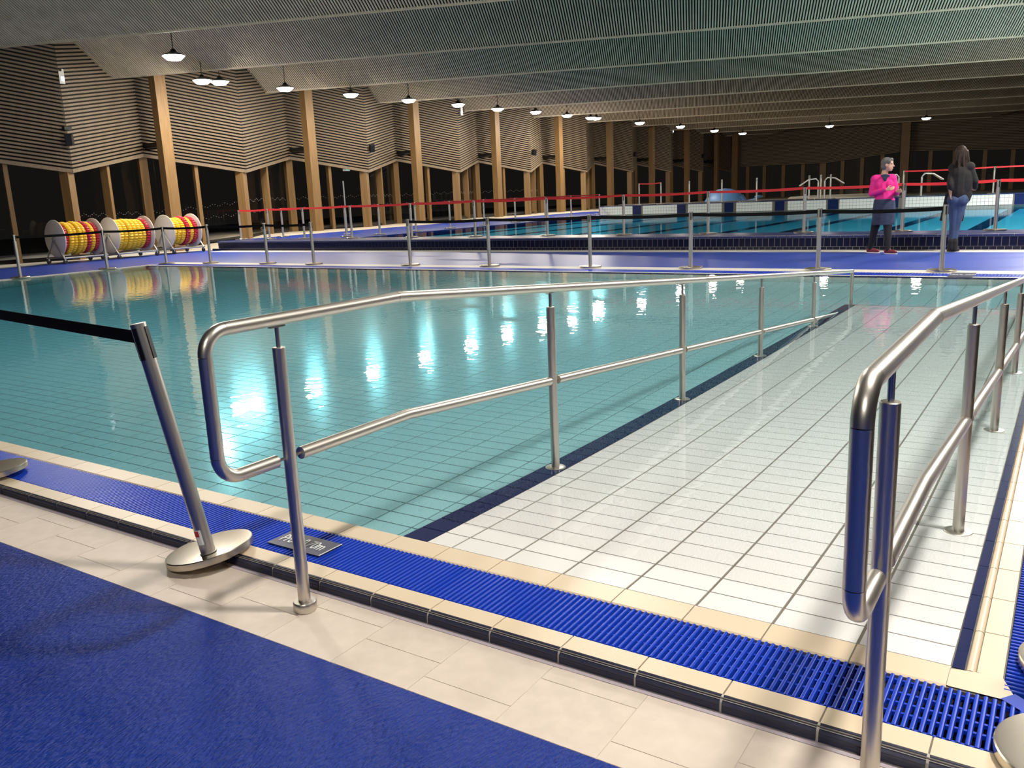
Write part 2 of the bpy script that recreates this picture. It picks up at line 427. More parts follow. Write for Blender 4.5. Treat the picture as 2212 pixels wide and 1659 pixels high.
pw = MB(); pw.box2((POOL_L-.2, POOL_F+.004, -.8), (POOL_R+.1, POOL_F+.2, -.006)); pw.box2((POOL_L-.2, -.1, -.8), (POOL_L, POOL_F+.1, -.006)); pw.box2((POOL_L, -.12, -.8), (-.13, -.005, -.006))
pw = struct(pw.build('wall_pool', 'pool_grout'), 'tiled side walls of the shallow pool')
wt = MB(); wt.box((0, 0, 0), (.119, .008, .20)); wt_me = wt.mesh('wall_tile', 'pool_tile')
for i in range(155):
    inst('wall_tile', wt_me, (POOL_R-.06-.125*i, POOL_F+.002, -.112), pw)
wt = MB(); wt.box((0, 0, 0), (.008, .119, .27)); wt_me = wt.mesh('wall_tile', 'pool_tile')
for i in range(84): inst('wall_tile', wt_me, (POOL_L+.001, .06+.125*i, -.145), pw)
mb = MB(); mb.box2((POOL_L+.002, -.0035, -.75), (POOL_R-.001, POOL_F-.001, ZW)); wa = tag(mb.build('pool_water', 'water'), 'still clear turquoise water filling the shallow pool', 'water'); wa['kind'] = 'stuff'

# ------------------------------------------------------------------ far side of the pool: curb, grate, decks
fc = MB(); fc.box2((POOL_L-.45, POOL_F, -.25), (6, POOL_F+.08, -.002)); fc.box2((POOL_L-.45, 11.04, -.25), (6, 11.48, -.001)); fc.box2((POOL_L-.45, POOL_F, -.25), (6, 11.1, -.1))
fc = struct(fc.build('trim_4', 'white_deck'), 'pale curb along the far pool edge')
mb = MB(); mb.box2((POOL_L, POOL_F-.002, -.03), (6, POOL_F+.025, -.004)); mb.build('waterline_band', 'navy_tile', fc)
g3 = thing('overflow_grate', 'blue overflow grate on the far side of the shallow pool', 'grate')
mb = MB(); i = 0
xx = 3.0
while xx > POOL_L-.2:
    mb.box((xx, 10.835, -.008), (.026, .40, .016)); xx -= .042
mb.build('grate_run', 'grate_blue', g3, kind='stuff')
mb = MB(); mb.box2((POOL_L-.2, 10.64, -.03), (3, 11.03, -.014)); mb.build('grate_bed', 'grate_dark', g3)
s2 = thing('depth_sign', 'depth sign on the far grate reading upside down', 'sign', (.785, 10.835, .001), (0, 0, math.pi))
mb = MB(); mb.box((0, 0, .002), (.36, .25, .004)); mb.build('plate', 'sign_plate', s2)
inst('lettering', text_mesh('lettering', 'Prof. 0.70m', .075, 'white_paint'), (0, 0, .0048), s2); s2.children[1].scale = (.85, 2.2, 1)
mb = MB(); mb.box2((POOL_L-.45, 11.48, -.25), (9, 14.93, 0)); mb.box2((-22.0, -2, -.25), (POOL_L-.12, 15.5, -.0005))
struct(mb.build('floor', 'blue_floor_wet'), 'blue rubber deck beyond and left of the shallow pool')
mb = MB(); mb.box2((POOL_L-.13, -2, -.25), (POOL_L-.0, 11.3, .001)); struct(mb.build('trim_5', 'white_deck'), 'white edge strip along the left pool side')
mb = MB(); mb.box2((-20.9, 14.93, -.25), (9, 15.56, .0005)); mb.box2((-30, -2, -.25), (-22.0, 15.6, -.001)); struct(mb.build('floor', 'white_deck'), 'pale tile strip below the raised terrace and windows')

# raised terrace wall of navy tiles
ZU = .30
tw = MB(); tw.box2((-21.0, 15.535, -.2), (12, 15.8, ZU-.008)); tw = struct(tw.build('wall_terrace', 'grout_light'), 'low navy tiled wall of the raised pool terrace')
t1 = MB(); t1.box((0, 0, 0), (.117, .01, .172)); t1m = t1.mesh('navy_wall_tile', 'navy_wall')
t2 = MB(); t2.add([(sx*.122, y_, z_) for sx in (-1, 1) for (y_, z_) in ((15.527, .245), (15.527, .275), (15.545, .30), (15.80, .301), (15.80, .27), (15.56, .245))],
                  [(i, (i+1) % 6, 6+(i+1) % 6, 6+i) for i in range(6)] + [tuple(range(6)), tuple(range(11, 5, -1))]); t2m = t2.mesh('cap_tile', 'navy_cap')
n = 0
for i in range(182):
    xc = 1.62-.125*i
    inst('navy_wall_tile', t1m, (xc, 15.533, .154), tw)
for i in range(93): inst('cap_tile', t2m, (2.0-.25*i, 0, 0), tw)
mb = MB()
for i in range(190): mb.box((2.3-.125*i, 15.533, .032), (.117, .01, .06))
mb.build('navy_base_row', 'navy_wall', tw, kind='stuff')

# upper deck and upper pool
UPX, UPY0, UPY1 = -16.0, 16.65, 33.0
mb = MB(); mb.box2((-21.0, 15.8, -.1), (14, UPY0, ZU)); struct(mb.build('floor', 'navy_cap'), 'navy tiled overflow rim in front of the upper pool')
mb = MB(); mb.box2((-21.0, UPY0, -.1), (UPX, 40, ZU-.001)); struct(mb.build('floor', 'blue_floor'), 'blue deck left of the upper pool')
mb = MB(); mb.box2((-30, 19.5, -.1), (-20.9, 75, ZU)); mb.add([(-30, 15.6, 0), (-21, 15.6, 0), (-21, 19.5, ZU), (-30, 19.5, ZU)], [(0, 1, 2, 3)]); struct(mb.build('floor', 'upper_floor'), 'pale strip of floor along the windows')
mb = MB(); mb.box2((-21, 33.5, -.1), (30, 75, ZU-.03)); struct(mb.build('floor', 'upper_floor'), 'pale floor around the far leisure pool')
up = MB(); up.box2((UPX, UPY0, -.1), (14, UPY1, .14)); up = struct(up.build('floor', 'upper_tile'), 'blue floor of the upper swimming pool under water')
for i, xx in enumerate((-14.8, -12.6, -10.2, -8.1, -5.75, -4.1, -1.75, .15, 2.6)):
    mb = MB(); mb.box2((xx-.17, UPY0+.6, .14), (xx+.17, UPY1-.3, .147)); mb.build('lane_line', 'navy_tile', up)
mb = MB(); mb.box2((UPX+.002, UPY0+.002, -.05), (13.9, UPY1-.002, ZU-.012)); o = tag(mb.build('pool_water', 'water_upper'), 'still blue water of the raised swimming pool', 'water'); o['kind'] = 'stuff'
# bulkhead of white tiles
bh = MB(); bh.box2((-16.3, 33.0, -.1), (14, 33.55, .665)); bh = struct(bh.build('wall_bulkhead', 'grout'), 'white tiled bulkhead at the far end of the upper pool')
marks = [on(q, 455, 1, 33.0).x for q in (1376, 1472, 1574.5, 1684, 1799, 1928, 2203)]
mb = MB(); xx = -16.24
while xx < 8:
    if min(abs(xx-m_) for m_ in marks) > .26:
        for zz in (.36, .485, .61): mb.box((xx, 32.996, zz), (.117, .01, .117))
    xx += .125
mb.build('white_tile_field', 'white_tile', bh, kind='stuff')
for m_ in marks:
    mb = MB(); mb.box((m_, 32.994, .48), (.38, .012, .37)); mb.build('lane_marker', 'navy_tile', bh)
mb = MB(); mb.box2((-16.32, 32.98, .665), (14, 33.6, .69)); mb.build('bulkhead_cap', 'navy_cap', bh)

# ------------------------------------------------------------------ ceiling: sawtooth bands of slats, turned against the pool grid
AZ = R(-21); A = Vector((math.sin(AZ), math.cos(AZ), 0)); U = Vector((math.cos(AZ), -math.sin(AZ), 0))
ZL = 5.45; HH = ZL-CAM.z; SPC = 1.372*HH; SL = R(28)
C0 = Vector((CAM.x, CAM.y, 0))
L_SL = (SPC-.05)/math.cos(SL)
AD = (A*math.cos(SL)+Vector((0, 0, -math.sin(SL)))); ND = U.cross(AD).normalized()
CROT = Matrix((U, AD, ND)).transposed().to_euler()
sl = MB(); ue = -34.0
while ue < 34:
    hs = [Vector((ue+sx*.0178, sy*L_SL/2, sz*.011)) for sz in (-1, 1) for sy in (-1, 1) for sx in (-1, 1)]
    sl.add(hs, [(0, 2, 3, 1), (0, 4, 6, 2), (1, 3, 7, 5)]); ue += .072
slat_me = sl.mesh('ceiling_slat_field', 'wood_ceiling')
bk = MB(); bk.add([(-34, -L_SL/2-.03, .06), (34, -L_SL/2-.03, .06), (34, L_SL/2, .06), (-34, L_SL/2, .06)], [(0, 1, 2, 3)])
bk_me = bk.mesh('backing_panel', 'backing')
lb = MB(); lb.box((0, 0, 0), (68, .03, .055)); lb_me = lb.mesh('lip_board', 'wood_ceiling')
rs = MB(); rs.add([(-34, 0, 0), (34, 0, 0), (34, 0, 3.1), (-34, 0, 3.1)], [(0, 1, 2, 3)]); rs_me = rs.mesh('ceiling', 'backing')
for k in range(-4, 11):
    D1 = HH*4.68 + SPC*k
    um = (-24.9-CAM.x-A.x*D1)/U.x + 33.6
    o0 = C0+A*D1+U*um
    band = inst('ceiling', rs_me, o0+A*.01+Vector((0, 0, ZL+.03)), None, (0, 0, -AZ)); struct(band, 'sloping slatted timber ceiling bay, %s' % ('above and behind the viewer, number %d' % (k+5) if k < 0 else 'number %d of those in view, counted from the top edge' % (k+1)))
    inv = Matrix.Rotation(AZ, 4, 'Z')
    lr = (inv @ CROT.to_matrix().to_4x4()).to_euler()
    mid = Vector((0, -.01-SPC/2, SPC*math.tan(SL)/2-.005))
    inst('ceiling_slat_field', slat_me, mid, band, lr, kind='stuff')
    inst('backing_panel', bk_me, mid, band, lr)
    inst('lip_board', lb_me, (0, -.03, -.002), band)

# ------------------------------------------------------------------ left facade: folded slat panels over glazing
YC = [15.3+6.4*i for i in range(-2, 9)]
XV, XP, ZV, ZP = -22.9, -24.1, 2.58, 3.15
folds = []
for y in YC:
    folds.append((XP, y, ZP)); folds.append((XV, y+3.2, ZV))
folds = [(XV, YC[0]-3.2, ZV)] + folds
wl = MB()
for a, b in zip(folds[:-1], folds[1:]):
    wl.add([(a[0]-.06, a[1], a[2]), (b[0]-.06, b[1], b[2]), (b[0]-.06, b[1], 9), (a[0]-.06, a[1], 9)], [(0, 1, 2, 3)])
wl = struct(wl.build('wall_left', 'backing'), 'folded wall of horizontal timber slats above the windows')
cnt = 0; order = sorted(range(len(folds)-1), key=lambda i: abs(folds[i][1]-11.5))
PIT = .107
field_me = {}; slat_ms = {}; board_ms = {}
for i in order:
    a, b = Vector(folds[i]), Vector(folds[i+1])
    d = b-a; L = d.length; ty = a.x < b.x; sl_a = (b.z-a.z)/Vector((d.x, d.y)).length; Lh = Vector((d.x, d.y)).length
    ang = math.atan2(d.y, d.x); nsl = int((6.9-max(a.z, b.z))/PIT)+3
    sg_ = -1                                       # local -y faces the hall
    def slat(m, z0, h2=.0285, t0=-.015, t1=.02):
        m.add([(s_*Lh, sg_*t, z0+s_*Lh*sl_a+q_) for q_ in (-h2, h2) for t in (t0, t1) for s_ in (0, 1)], [(0, 2, 3, 1), (4, 5, 7, 6), (0, 1, 5, 4), (2, 6, 7, 3), (0, 4, 6, 2), (1, 3, 7, 5)])
    if ty not in slat_ms:
        m = MB(); slat(m, 0); slat_ms[ty] = m.mesh('wall_slat', 'wood_slat')
        m = MB()
        for k in range(nsl): slat(m, .03+PIT*k)
        field_me[ty] = m.mesh('wall_slat_field', 'wood_slat')
        m = MB(); slat(m, -.025, .025, -.1, .03); board_ms[ty] = m.mesh('bottom_board', 'wood_slat')
    if cnt+nsl <= 310 and a.y > 8:
        for k in range(nsl): inst('wall_slat', slat_ms[ty], (a.x, a.y, a.z+.03+PIT*k), wl, (0, 0, ang)); cnt += 1
    else: inst('wall_slat_field', field_me[ty], a, wl, (0, 0, ang), kind='stuff')
    inst('bottom_board', board_ms[ty], a, wl, (0, 0, ang))

# windows under the folds
def zfloor(x, y):
    if y < 15.6: return 0.0
    return min(ZU, (y-15.6)/3.9*ZU)
pm = {}
def post_mesh(w_, d_):
    if (w_, d_) not in pm:
        t = MB(); t.box((0, 0, .5), (w_, d_, 1)); pm[(w_, d_)] = t.mesh('window_post', 'wood_glulam')
    return pm[(w_, d_)]
wi = 1
for i in range(2, len(folds)-1):
    a, b = Vector(folds[i]), Vector(folds[i+1])
    hz = Vector((-(b-a).y, (b-a).x, 0)).normalized()
    if hz.x < 0: hz = -hz
    ang = math.atan2((b-a).y, (b-a).x)-math.pi/2
    bayk = (i-1)//2
    wn = thing('window_%d' % wi, 'dark night glazing under the slat wall, bay %d from the left' % wi, 'window'); del wn['category']; wn['kind'] = 'structure'
    kc = (i+1)//2-2 if i % 2 else i//2-2
    wn['label'] = ('dark glazing between timber posts on the %s side of timber column %d, counted from the reels' % ('right' if i % 2 else 'left', (i-5)//2+1 if i % 2 else (i-4)//2+1)) if i >= 4 else 'dark glazing at the left frame edge, panel %d' % (i-1)
    wi += 1
    for t, (ww, dd) in ((0.0, (.26, .30)), (.5, (.12, .26))):
        p = a.lerp(b, t) - hz*.22; z0 = zfloor(p.x, p.y)
        o = inst('window_post', post_mesh(ww if False else dd, ww), (p.x, p.y, z0), wn, (0, 0, ang)); o.scale = (1, 1, max(a.lerp(b, t).z-z0, .5))
    for (t0, t1) in ((.04, .48), (.52, .96)):
        p0, p1 = a.lerp(b, t0)-hz*.26, a.lerp(b, t1)-hz*.26
        zz0, zz1 = zfloor(0, p0.y)+.12, zfloor(0, p1.y)+.12
        g_ = MB(); g_.add([(p0.x, p0.y, zz0), (p1.x, p1.y, zz1), (p1.x, p1.y, p1.z), (p0.x, p0.y, p0.z)], [(0, 1, 2, 3)])
        pane = g_.build('pane', 'window_glass', wn)
        if 4 <= i <= 12:
            dts = MB(); nn = int((p1-p0).length/.085)
            for lev in (1.12, .72):
                for q_ in range(nn):
                    s = (q_+.5)/nn; ph = (s*(p1-p0).length/.42) % 1.0; dz = .11*abs(2*ph-1)
                    c = p0.lerp(p1, s)+hz*.004; dts.box((c.x, c.y, zfloor(0, c.y)+.12+lev+dz), (.014, .014, .014))
            dts.build('dot_print', 'dot_grey', pane, kind='stuff')
        sb = MB(); sb.tube([(p0.x, p0.y, zz0-.06), (p1.x, p1.y, zz1-.06)], .06, 4); sb.build('window_sill', 'black_metal', wn)
mb = MB(); mb.box2((-60, -30, -.3), (-24.6, 90, -.05)); struct(mb.build('floor', 'dark_ground'), 'dark ground outside the windows at night')

# glulam columns with black ties
cm = MB(); cm.box((0, 0, 4.2), (.30, .40, 8.4)); cm = cm.mesh('shaft', 'wood_glulam')
ordn = ['', 'first', 'second', 'third', 'fourth', 'fifth', 'sixth', 'seventh', 'eighth', 'ninth']
for i, y in enumerate(YC[2:]):
    c = thing('timber_column', '%s tall timber column along the windows, counted from the rope reels' % ordn[i+1], 'column', (-23.0, y+.1, zfloor(0, y)), group='timber columns along the window wall')
    inst('shaft', cm, (0, 0, 0), c)
    tb = MB(); tb.box((-.62, 0, 3.45-zfloor(0, y)), (.95, .16, .14)); tb.box((-.62, 0, 3.34-zfloor(0, y)), (.9, .05, .05)); tb.build('tie_bracket', 'black_metal', c)
y = YC[-1]+5.0

# far wall
fw = MB(); YF = 70.5
fw.add([(-25, YF, 2.95), (-15.3, YF, 2.85), (-9.4, YF, 3.4), (0, YF, 3.0), (30, YF, 3.0), (30, YF, 9), (-25, YF, 9)], [(0, 1, 2, 3, 4, 5, 6)])
fw = struct(fw.build('wall_back', 'backing'), 'far end wall of timber slats above dark windows')
def zfw(x):
    P = [(-25, 2.95), (-15.3, 2.85), (-9.4, 3.4), (0, 3.0), (30, 3.0)]
    for (a0, b0), (a1, b1) in zip(P[:-1], P[1:]):
        if x <= a1: return b0+(b1-b0)*(x-a0)/(a1-a0)
    return 3.0
mb = MB()
xs = [-25, -15.3, -9.4, 0, 30]
for k in range(34):
    for xa, xb in zip(xs[:-1], xs[1:]):
        za, zb = zfw(xa)+.03+.11*k, zfw(xb)+.03+.11*k
        mb.add([(xa, YF-.03, za), (xb, YF-.03, zb), (xb, YF-.03, zb+.07), (xa, YF-.03, za+.07)], [(0, 1, 2, 3)])
mb.build('wall_slat_field', 'wood_slat', fw, kind='stuff')
fwin = thing('window_40', '', 'window'); del fwin['category']; fwin['kind'] = 'structure'; fwin['label'] = 'row of dark windows along the far end wall'
for q in (1616, 1652, 1693, 1735, 1778, 1820, 1862, 1905, 1950, 2008, 2060, 2125, 2185, 2240):
    x = on(q, 380, 1, YF+.1).x; wd = .5 if q == 1778 else .28
    if q == 1950: continue
    mb = MB(); mb.box((0, 0, .5), (wd, .3, 1)); o = mb.build('window_post', 'wood_glulam', fwin, (x, YF+.1, ZU)); o.scale = (1, 1, zfw(x)-ZU)
mb = MB(); mb.add([(-25, YF+.3, ZU), (30, YF+.3, ZU), (30, YF+.3, 3.4), (-25, YF+.3, 3.4)], [(0, 1, 2, 3)]); mb.build('pane', 'window_glass', fwin)
for q, dx, lb in ((1588, .5, 'timber column in the far left corner of the hall'), (1953, .6, 'slim timber column against the far end wall')):
    x = on(q, 380, 1, YF-1).x
    c = thing('timber_column', lb, 'column', (x, YF-1, ZU)); mb = MB(); mb.box((0, 0, 4), (dx, .4, 8)); mb.build('shaft', 'wood_glulam', c)

# ------------------------------------------------------------------ pendant lamps
def lamp_parts():
    s = MB(); s.lathe([(.03, .15), (.06, .13), (.08, .08), (.16, .045), (.275, .0), (.286, -.025), (.28, -.025), (.27, .0), (.2, .03)], 24)
    d = MB(); d.add([(.27*math.cos(k*math.pi/5), .27*math.sin(k*math.pi/5), -.03) for k in range(10)] + [(.17*math.cos(k*math.pi/5), .17*math.sin(k*math.pi/5), -.12) for k in range(10)] + [(0, 0, -.14)], [(k, (k+1) % 10, 10+(k+1) % 10, 10+k) for k in range(10)] + [(10+k, 10+(k+1) % 10, 20) for k in range(10)])
    return s.mesh('lamp_shade', 'black_metal', True), d.mesh('lamp_disc', 'lamp_warm'), d.mesh('lamp_disc', 'lamp_cool'), d.mesh('lamp_disc', 'lamp_row'), d.mesh('lamp_disc', 'lamp_strong'), d.mesh('lamp_disc', 'lamp_near')
shade_me, disc_w, disc_c, disc_r, disc_s, disc_n = lamp_parts()
def ceil_z(x, y):
    D = Vector((x-CAM.x, y-CAM.y, 0)).dot(A); s = (D-HH*4.68) % SPC
    return ZL+(SPC-s)*math.tan(SL)
def lamp(p, label, disc=None):
    t = thing('pendant_lamp', label, 'lamp', p, group='pendant lamps')
    inst('lamp_shade', shade_me, (0, 0, 0), t); inst('lamp_disc', disc or disc_w, (0, 0, 0), t, label='glowing lamp opening')
    rod = MB(); hz = max(.2, ceil_z(p[0], p[1])-p[2]-.25); rod.tube([(0, 0, .14), (0, 0, .28+hz)], .012, 6); rod.build('rod', 'black_metal', t)
LP = [(374.8, 118.8), (436.5, 172), (474.6, 174.5), (615.8, 188.7), (757.8, 202.5), (883, 214.6), (989.6, 224.3), (1075, 233.6), (1157, 240.3), (1225, 248), (1275.7, 253), (1288, 253.7)]
nm = ['biggest glowing pendant lamp, nearest of the row at upper left', 'left lamp of the glowing pair above the first column', 'right lamp of the glowing pair above the first column', 'third glowing lamp position of the window row after the pair', 'fourth glowing lamp of the window row, above the second bay', 'glowing lamp in front of the third timber column', 'glowing lamp just past the third timber column', 'glowing lamp in front of the fourth timber column', 'glowing lamp halfway between the fourth and fifth columns', 'glowing lamp at the fifth timber column', 'left lamp of the far touching pair', 'right lamp of the far touching pair']
for q, l_ in zip(LP, nm):
    p = on(*q, 0, -20.5) if q[0] > 400 else on(*q, 2, 5.2)
    lamp(tuple(p), l_, disc_r)
for q, l_ in zip([(1382, 264), (1470, 272), (1543, 281), (1604, 287), (1792, 271), (2001, 254)], ['dim far lamp just right of the touching pair', 'second dim far lamp right of the touching pair', 'third dim far lamp right of the touching pair', 'dim far lamp at the far left corner column', 'dim lamp under the ceiling in the middle of the far wall', 'dim lamp high above the person with dark hair']):
    lamp(tuple(on(*q, 2, 5.0)), l_, disc_c)
for p, l_ in (((2.9, .9, 5.1), 'pendant lamp overhead right of the ramp, out of view'), ((3.3, 7.3, 5.1), 'second pendant lamp along the right side, out of view'), ((3.6, 13.5, 5.1), 'third pendant lamp along the right side, out of view'),
              ((3.0, -5.5, 5.1), 'added fill lamp behind the viewer, out of view'), ((2.4, 20, 5.1), 'first added fill lamp over the right of the upper pool, out of view'), ((2.4, 26, 5.1), 'second added fill lamp over the right of the upper pool, out of view'),  # rear lamp added to light the near deck, next two for the upper pool
              ((2.3, 31.5, 5.1), 'third added fill lamp over the right of the upper pool, out of view'), ((-7, 3.2, 5.1), 'added fill lamp over the near pool half, out of view above'), ((-12, 5.5, 5.1), 'added fill lamp over the left pool half, out of view above'), ((-3.5, 8.5, 5.1), 'added fill lamp over the far pool half, out of view above')):  # bulkhead lamp and the three over the pool are added for brightness
    lamp(p, l_, disc_s if p[0] > 2 and p[1] > 12 else (disc_n if p[0] > 2 and 0 < p[1] < 2 else None))

# ------------------------------------------------------------------ wall fittings
def on_wall(px, py, x): return on(px, py, 0, x)
spk = None
for q, l_ in zip([(149, 301), (804, 320), (1154, 329), (1373, 333), (1520, 337)], ['black loudspeaker on the wall fold above the rope reels', 'black loudspeaker on the wall fold between second and third columns', 'black loudspeaker on the wall fold past the fourth column', 'small black loudspeaker on a far wall fold', 'smallest black loudspeaker on the farthest wall fold']):
    p = on_wall(*q, -22.75)
    t = thing('loudspeaker', l_, 'loudspeaker', p, (0, R(18), R(-35)), group='loudspeakers on the slat wall'); t.scale = (.75, .75, .75)
    mb = MB(); mb.add([(-.12, -.16, -.19), (.16, -.11, -.19), (.16, .11, -.19), (-.12, .16, -.19), (-.12, -.16, .19), (.16, -.11, .19), (.16, .11, .19), (-.12, .16, .19)], [(0, 1, 2, 3), (4, 5, 6, 7), (0, 1, 5, 4), (1, 2, 6, 5), (2, 3, 7, 6), (3, 0, 4, 7)]); mb.build('cabinet', 'black_plastic', t)
    mb = MB(); mb.tube([(-.30, 0, 0), (-.1, 0, 0)], .03, 8); mb.box((-.3, 0, 0), (.02, .12, .12)); mb.build('bracket', 'black_metal', t)
for q, l_ in zip([(132, 168), (996, 241), (1453, 283)], ['grey emergency light box high on the leftmost wall fold', 'emergency light box below the lamp past the third column', 'small emergency light box on a far wall fold']):
    p = on_wall(*q, -22.9)
    t = thing('emergency_light', l_, 'emergency light', p, group='emergency lights')
    mb = MB(); mb.box((0, 0, 0), (.08, .16, .34)); mb.tube([(0, .05, .17), (0, .05, .24)], .045, 8); mb.build('housing', 'galv', t)
    mb = MB(); mb.box((.045, .02, -.03), (.015, .09, .12)); mb.build('lens', 'emergency_glow', t)
for q, l_ in zip([(748, 364), (1240, 363), (1499, 361)], ['white and green exit sign over a dark glass door past the second column', 'exit sign over the glazing past the fifth column', 'tiny exit sign over a far window']):
    p = on_wall(*q, -23.4)
    t = thing('exit_sign', l_, 'exit sign', p, group='exit signs')
    mb = MB(); mb.box((0, 0, 0), (.06, .36, .2)); mb.build('case', 'white_paint', t)
    mb = MB(); mb.box((.034, .05, -.02), (.01, .2, .12)); mb.build('sign_face', 'sign_green', t)
p = on_wall(141, 277, -22.82); t = thing('security_camera', 'small black camera on the slat wall above the first loudspeaker', 'camera', p)
mb = MB(); mb.box((0, .05, 0), (.12, .22, .09)); mb.build('case', 'black_plastic', t); mb = MB(); mb.tube([(-.1, 0, 0), (0, 0, 0)], .02, 6); mb.build('bracket', 'black_metal', t)

# ------------------------------------------------------------------ barrier posts
def stanchion_meshes(rb, h, belt, rp=.028):
    b = MB(); b.lathe([(rb-.006, 0), (rb, .004), (rb, .027), (rb-.003, .0305), (rb-.012, .0312), (.06, .0325), (.033, .033)], 40)
    p = MB(); p.tube([(0, 0, .034), (0, 0, h-.13)], rp, 20, False); p.tube([(0, 0, h-.13), (0, 0, h), (0, 0, h+.002)], [rp+.0005, rp+.0005, rp-.004], 20)
    hd = MB()
    for k in range(4):
        a = math.pi/2*k+.35; c = ((rp-.0005)*math.cos(a), (rp-.0005)*math.sin(a), h-.075); hd.box(c, (.008, .018, .12), Matrix.Rotation(a, 3, 'Z'))
    c = MB(); c.tube([(0, 0, .034), (0, 0, .038)], rp+.004, 20)
    return b.mesh('base', 'steel_base', True), p.mesh('post', 'steel', True), hd.mesh('belt_cassette', 'black_plastic'), c.mesh('collar', 'steel', True)
SM = stanchion_meshes(.17, .945, 'black'); SF = stanchion_meshes(.20, .945, 'black', .034)
def stanchion(loc, label, group, M, rot=(0, 0, 0), to=None, beltm='belt_black', zb=.895, hb=.05, sag=.02, hgt=None):
    t = thing('barrier_post', label, 'barrier post', loc, rot, group)
    inst('base', M[0], (0, 0, 0), t); inst('post', M[1], (0, 0, 0), t); inst('belt_cassette', M[2], (0, 0, 0), t); inst('collar', M[3], (0, 0, 0), t)
    if to is not None:
        mw = Matrix.Translation(Vector(loc)) @ (Matrix.Rotation(rot[2], 4, 'Z') @ Matrix.Rotation(rot[1], 4, 'Y') @ Matrix.Rotation(rot[0], 4, 'X'))
        e = mw.inverted() @ Vector(to); s = Vector((0, 0, zb)); d = (e-s); n = 8
        dn = Vector((d.x, d.y, 0)).normalized(); s2 = s+dn*.03; e2 = e-dn*.03; sd = Vector((-dn.y, dn.x, 0))*.0012
        mb = MB(); vs = []
        for i in range(n+1):
            q = i/n; p = s2.lerp(e2, q) - Vector((0, 0, sag*4*q*(1-q)))
            hh = hb/2
            vs += [p+sd+Vector((0, 0, -hh)), p+sd+Vector((0, 0, hh)), p-sd+Vector((0, 0, hh)), p-sd+Vector((0, 0, -hh))]
        mb.add(vs, [(i*4+j, i*4+(j+1) % 4, (i+1)*4+(j+1) % 4, (i+1)*4+j) for i in range(n) for j in range(4)] + [(0, 1, 2, 3), (n*4+3, n*4+2, n*4+1, n*4)])
        mb.build('belt', beltm, t, label='red barrier belt' if beltm == 'belt_red' else 'black barrier belt')
    return t
# near leaning post and its neighbours
ns = stanchion((-.640, -.535, -.004), 'leaning steel barrier post with tilted round base on the near curb', 'black belt barrier posts', SM, (R(4.2), R(-9.6), 0), to=(-2.80, -.34, .875), sag=.0)
ns.children[0].location = (-.072, .055, 0)
mb = MB(); mb.add([(.0288*math.sin(a), -.0288*math.cos(a), z) for z in (.075, .135) for a in [R(x_) for x_ in (-75, -50, -25, 0, 15)]], [(i, i+1, i+6, i+5) for i in range(4)]); mb.build('sticker', 'white_paint', ns, label='small white sticker', rot=(0, 0, .55))
mb = MB(); mb.add([(.0291*math.sin(a), -.0291*math.cos(a), z) for z in (.108, .131) for a in [R(x_) for x_ in (-60, -40, -20, -5)]], [(i, i+1, i+5, i+4) for i in range(3)]); mb.build('sticker_print', 'red_paint', ns, rot=(0, 0, .55))
pl_ = on(-16, 1024, 2, .01); stanchion((pl_.x, pl_.y, .012), 'barrier post base cut off by the left frame edge on the near grate', 'black belt barrier posts', SM, (R(3), R(-5), 0))
stanchion((2.168, -.335, .003), 'round steel barrier base at the lower right frame corner', 'black belt barrier posts', SM)
stanchion((2.195, .115, .003), 'round steel barrier base cut by the right frame edge above the corner one', 'black belt barrier posts', SM)
# far row with black belts
B = [(-17.5, 7.4), (-17.55, 9.5), (-17.35, 11.0), (-16.0, 11.31), (-13.9, 11.31), (-12.36, 11.31), (-9.52, 11.31), (-7.51, 11.31), (-5.28, 11.31), (-3.36, 11.31), (-1.27, 11.31), (.47, 11.31)]
BL = ['black belt post at the far left pool side, nearest the left frame edge', 'black belt post at the left pool side in front of the middle rope reel', 'black belt post at the far left pool corner by the white reel', 'black belt post on the far curb just right of the reels', 'black belt post on the far curb at the left end of the terrace wall', 'black belt post on the far curb, left of the belt gap', 'black belt post on the far curb, right of the belt gap', 'black belt post on the far curb, second right of the gap', 'black belt post on the far curb, third right of the gap', 'black belt post on the far curb, halfway to the two people', 'black belt post on the far curb left of the person in pink', 'black belt post on the far curb in front of the person in black']
for i, (b, l_) in enumerate(zip(B, BL)):
    to = None
    if i+1 < len(B) and i != 5: to = (*B[i+1], .895)
    stanchion((*b, .001), l_, 'black belt barrier posts', SF, (0, 0, 0), to, zb=.895, hb=.055)
o = stanchion((-17.5, 5.2, .001), 'black belt post hidden past the left frame edge', 'black belt barrier posts', SF, (0, 0, 0), (-17.5, 7.4, .895))
# red belt rows on the terrace
RF = [(-20.85, 16.3), (-19.48, 16.3), (-17.9, 16.3), (-15.9, 16.3), (-13.6, 16.3), (-11.4, 16.3), (-9.15, 16.3), (-7.02, 16.3), (-4.92, 16.3), (-2.8, 16.3), (-.87, 16.3), (.76, 16.3)]
RL = ['leftmost red belt post on the terrace', 'second red belt post from the left on the terrace', 'third red belt post from the left on the terrace', 'red belt post in front of the second timber column', 'red belt post in front of the third timber column', 'red belt post before the fourth timber column at the pool rim', 'red belt post at the pool rim left of the bulkhead', 'red belt post at the rim over the bulkhead end', 'red belt post at the rim before the blue play figure', 'red belt post at the rim left of the person in pink', 'red belt post directly behind the person in pink', 'red belt post right of the person in black']
for i, (b, l_) in enumerate(zip(RF, RL)):
    to = (*RF[i+1], ZU+.93) if i+1 < len(RF) else (3.0, 17.6, ZU+.93)
    stanchion((*b, ZU), l_, 'red belt barrier posts', SF, (0, 0, 0), to, 'belt_red', zb=.93, hb=.055)
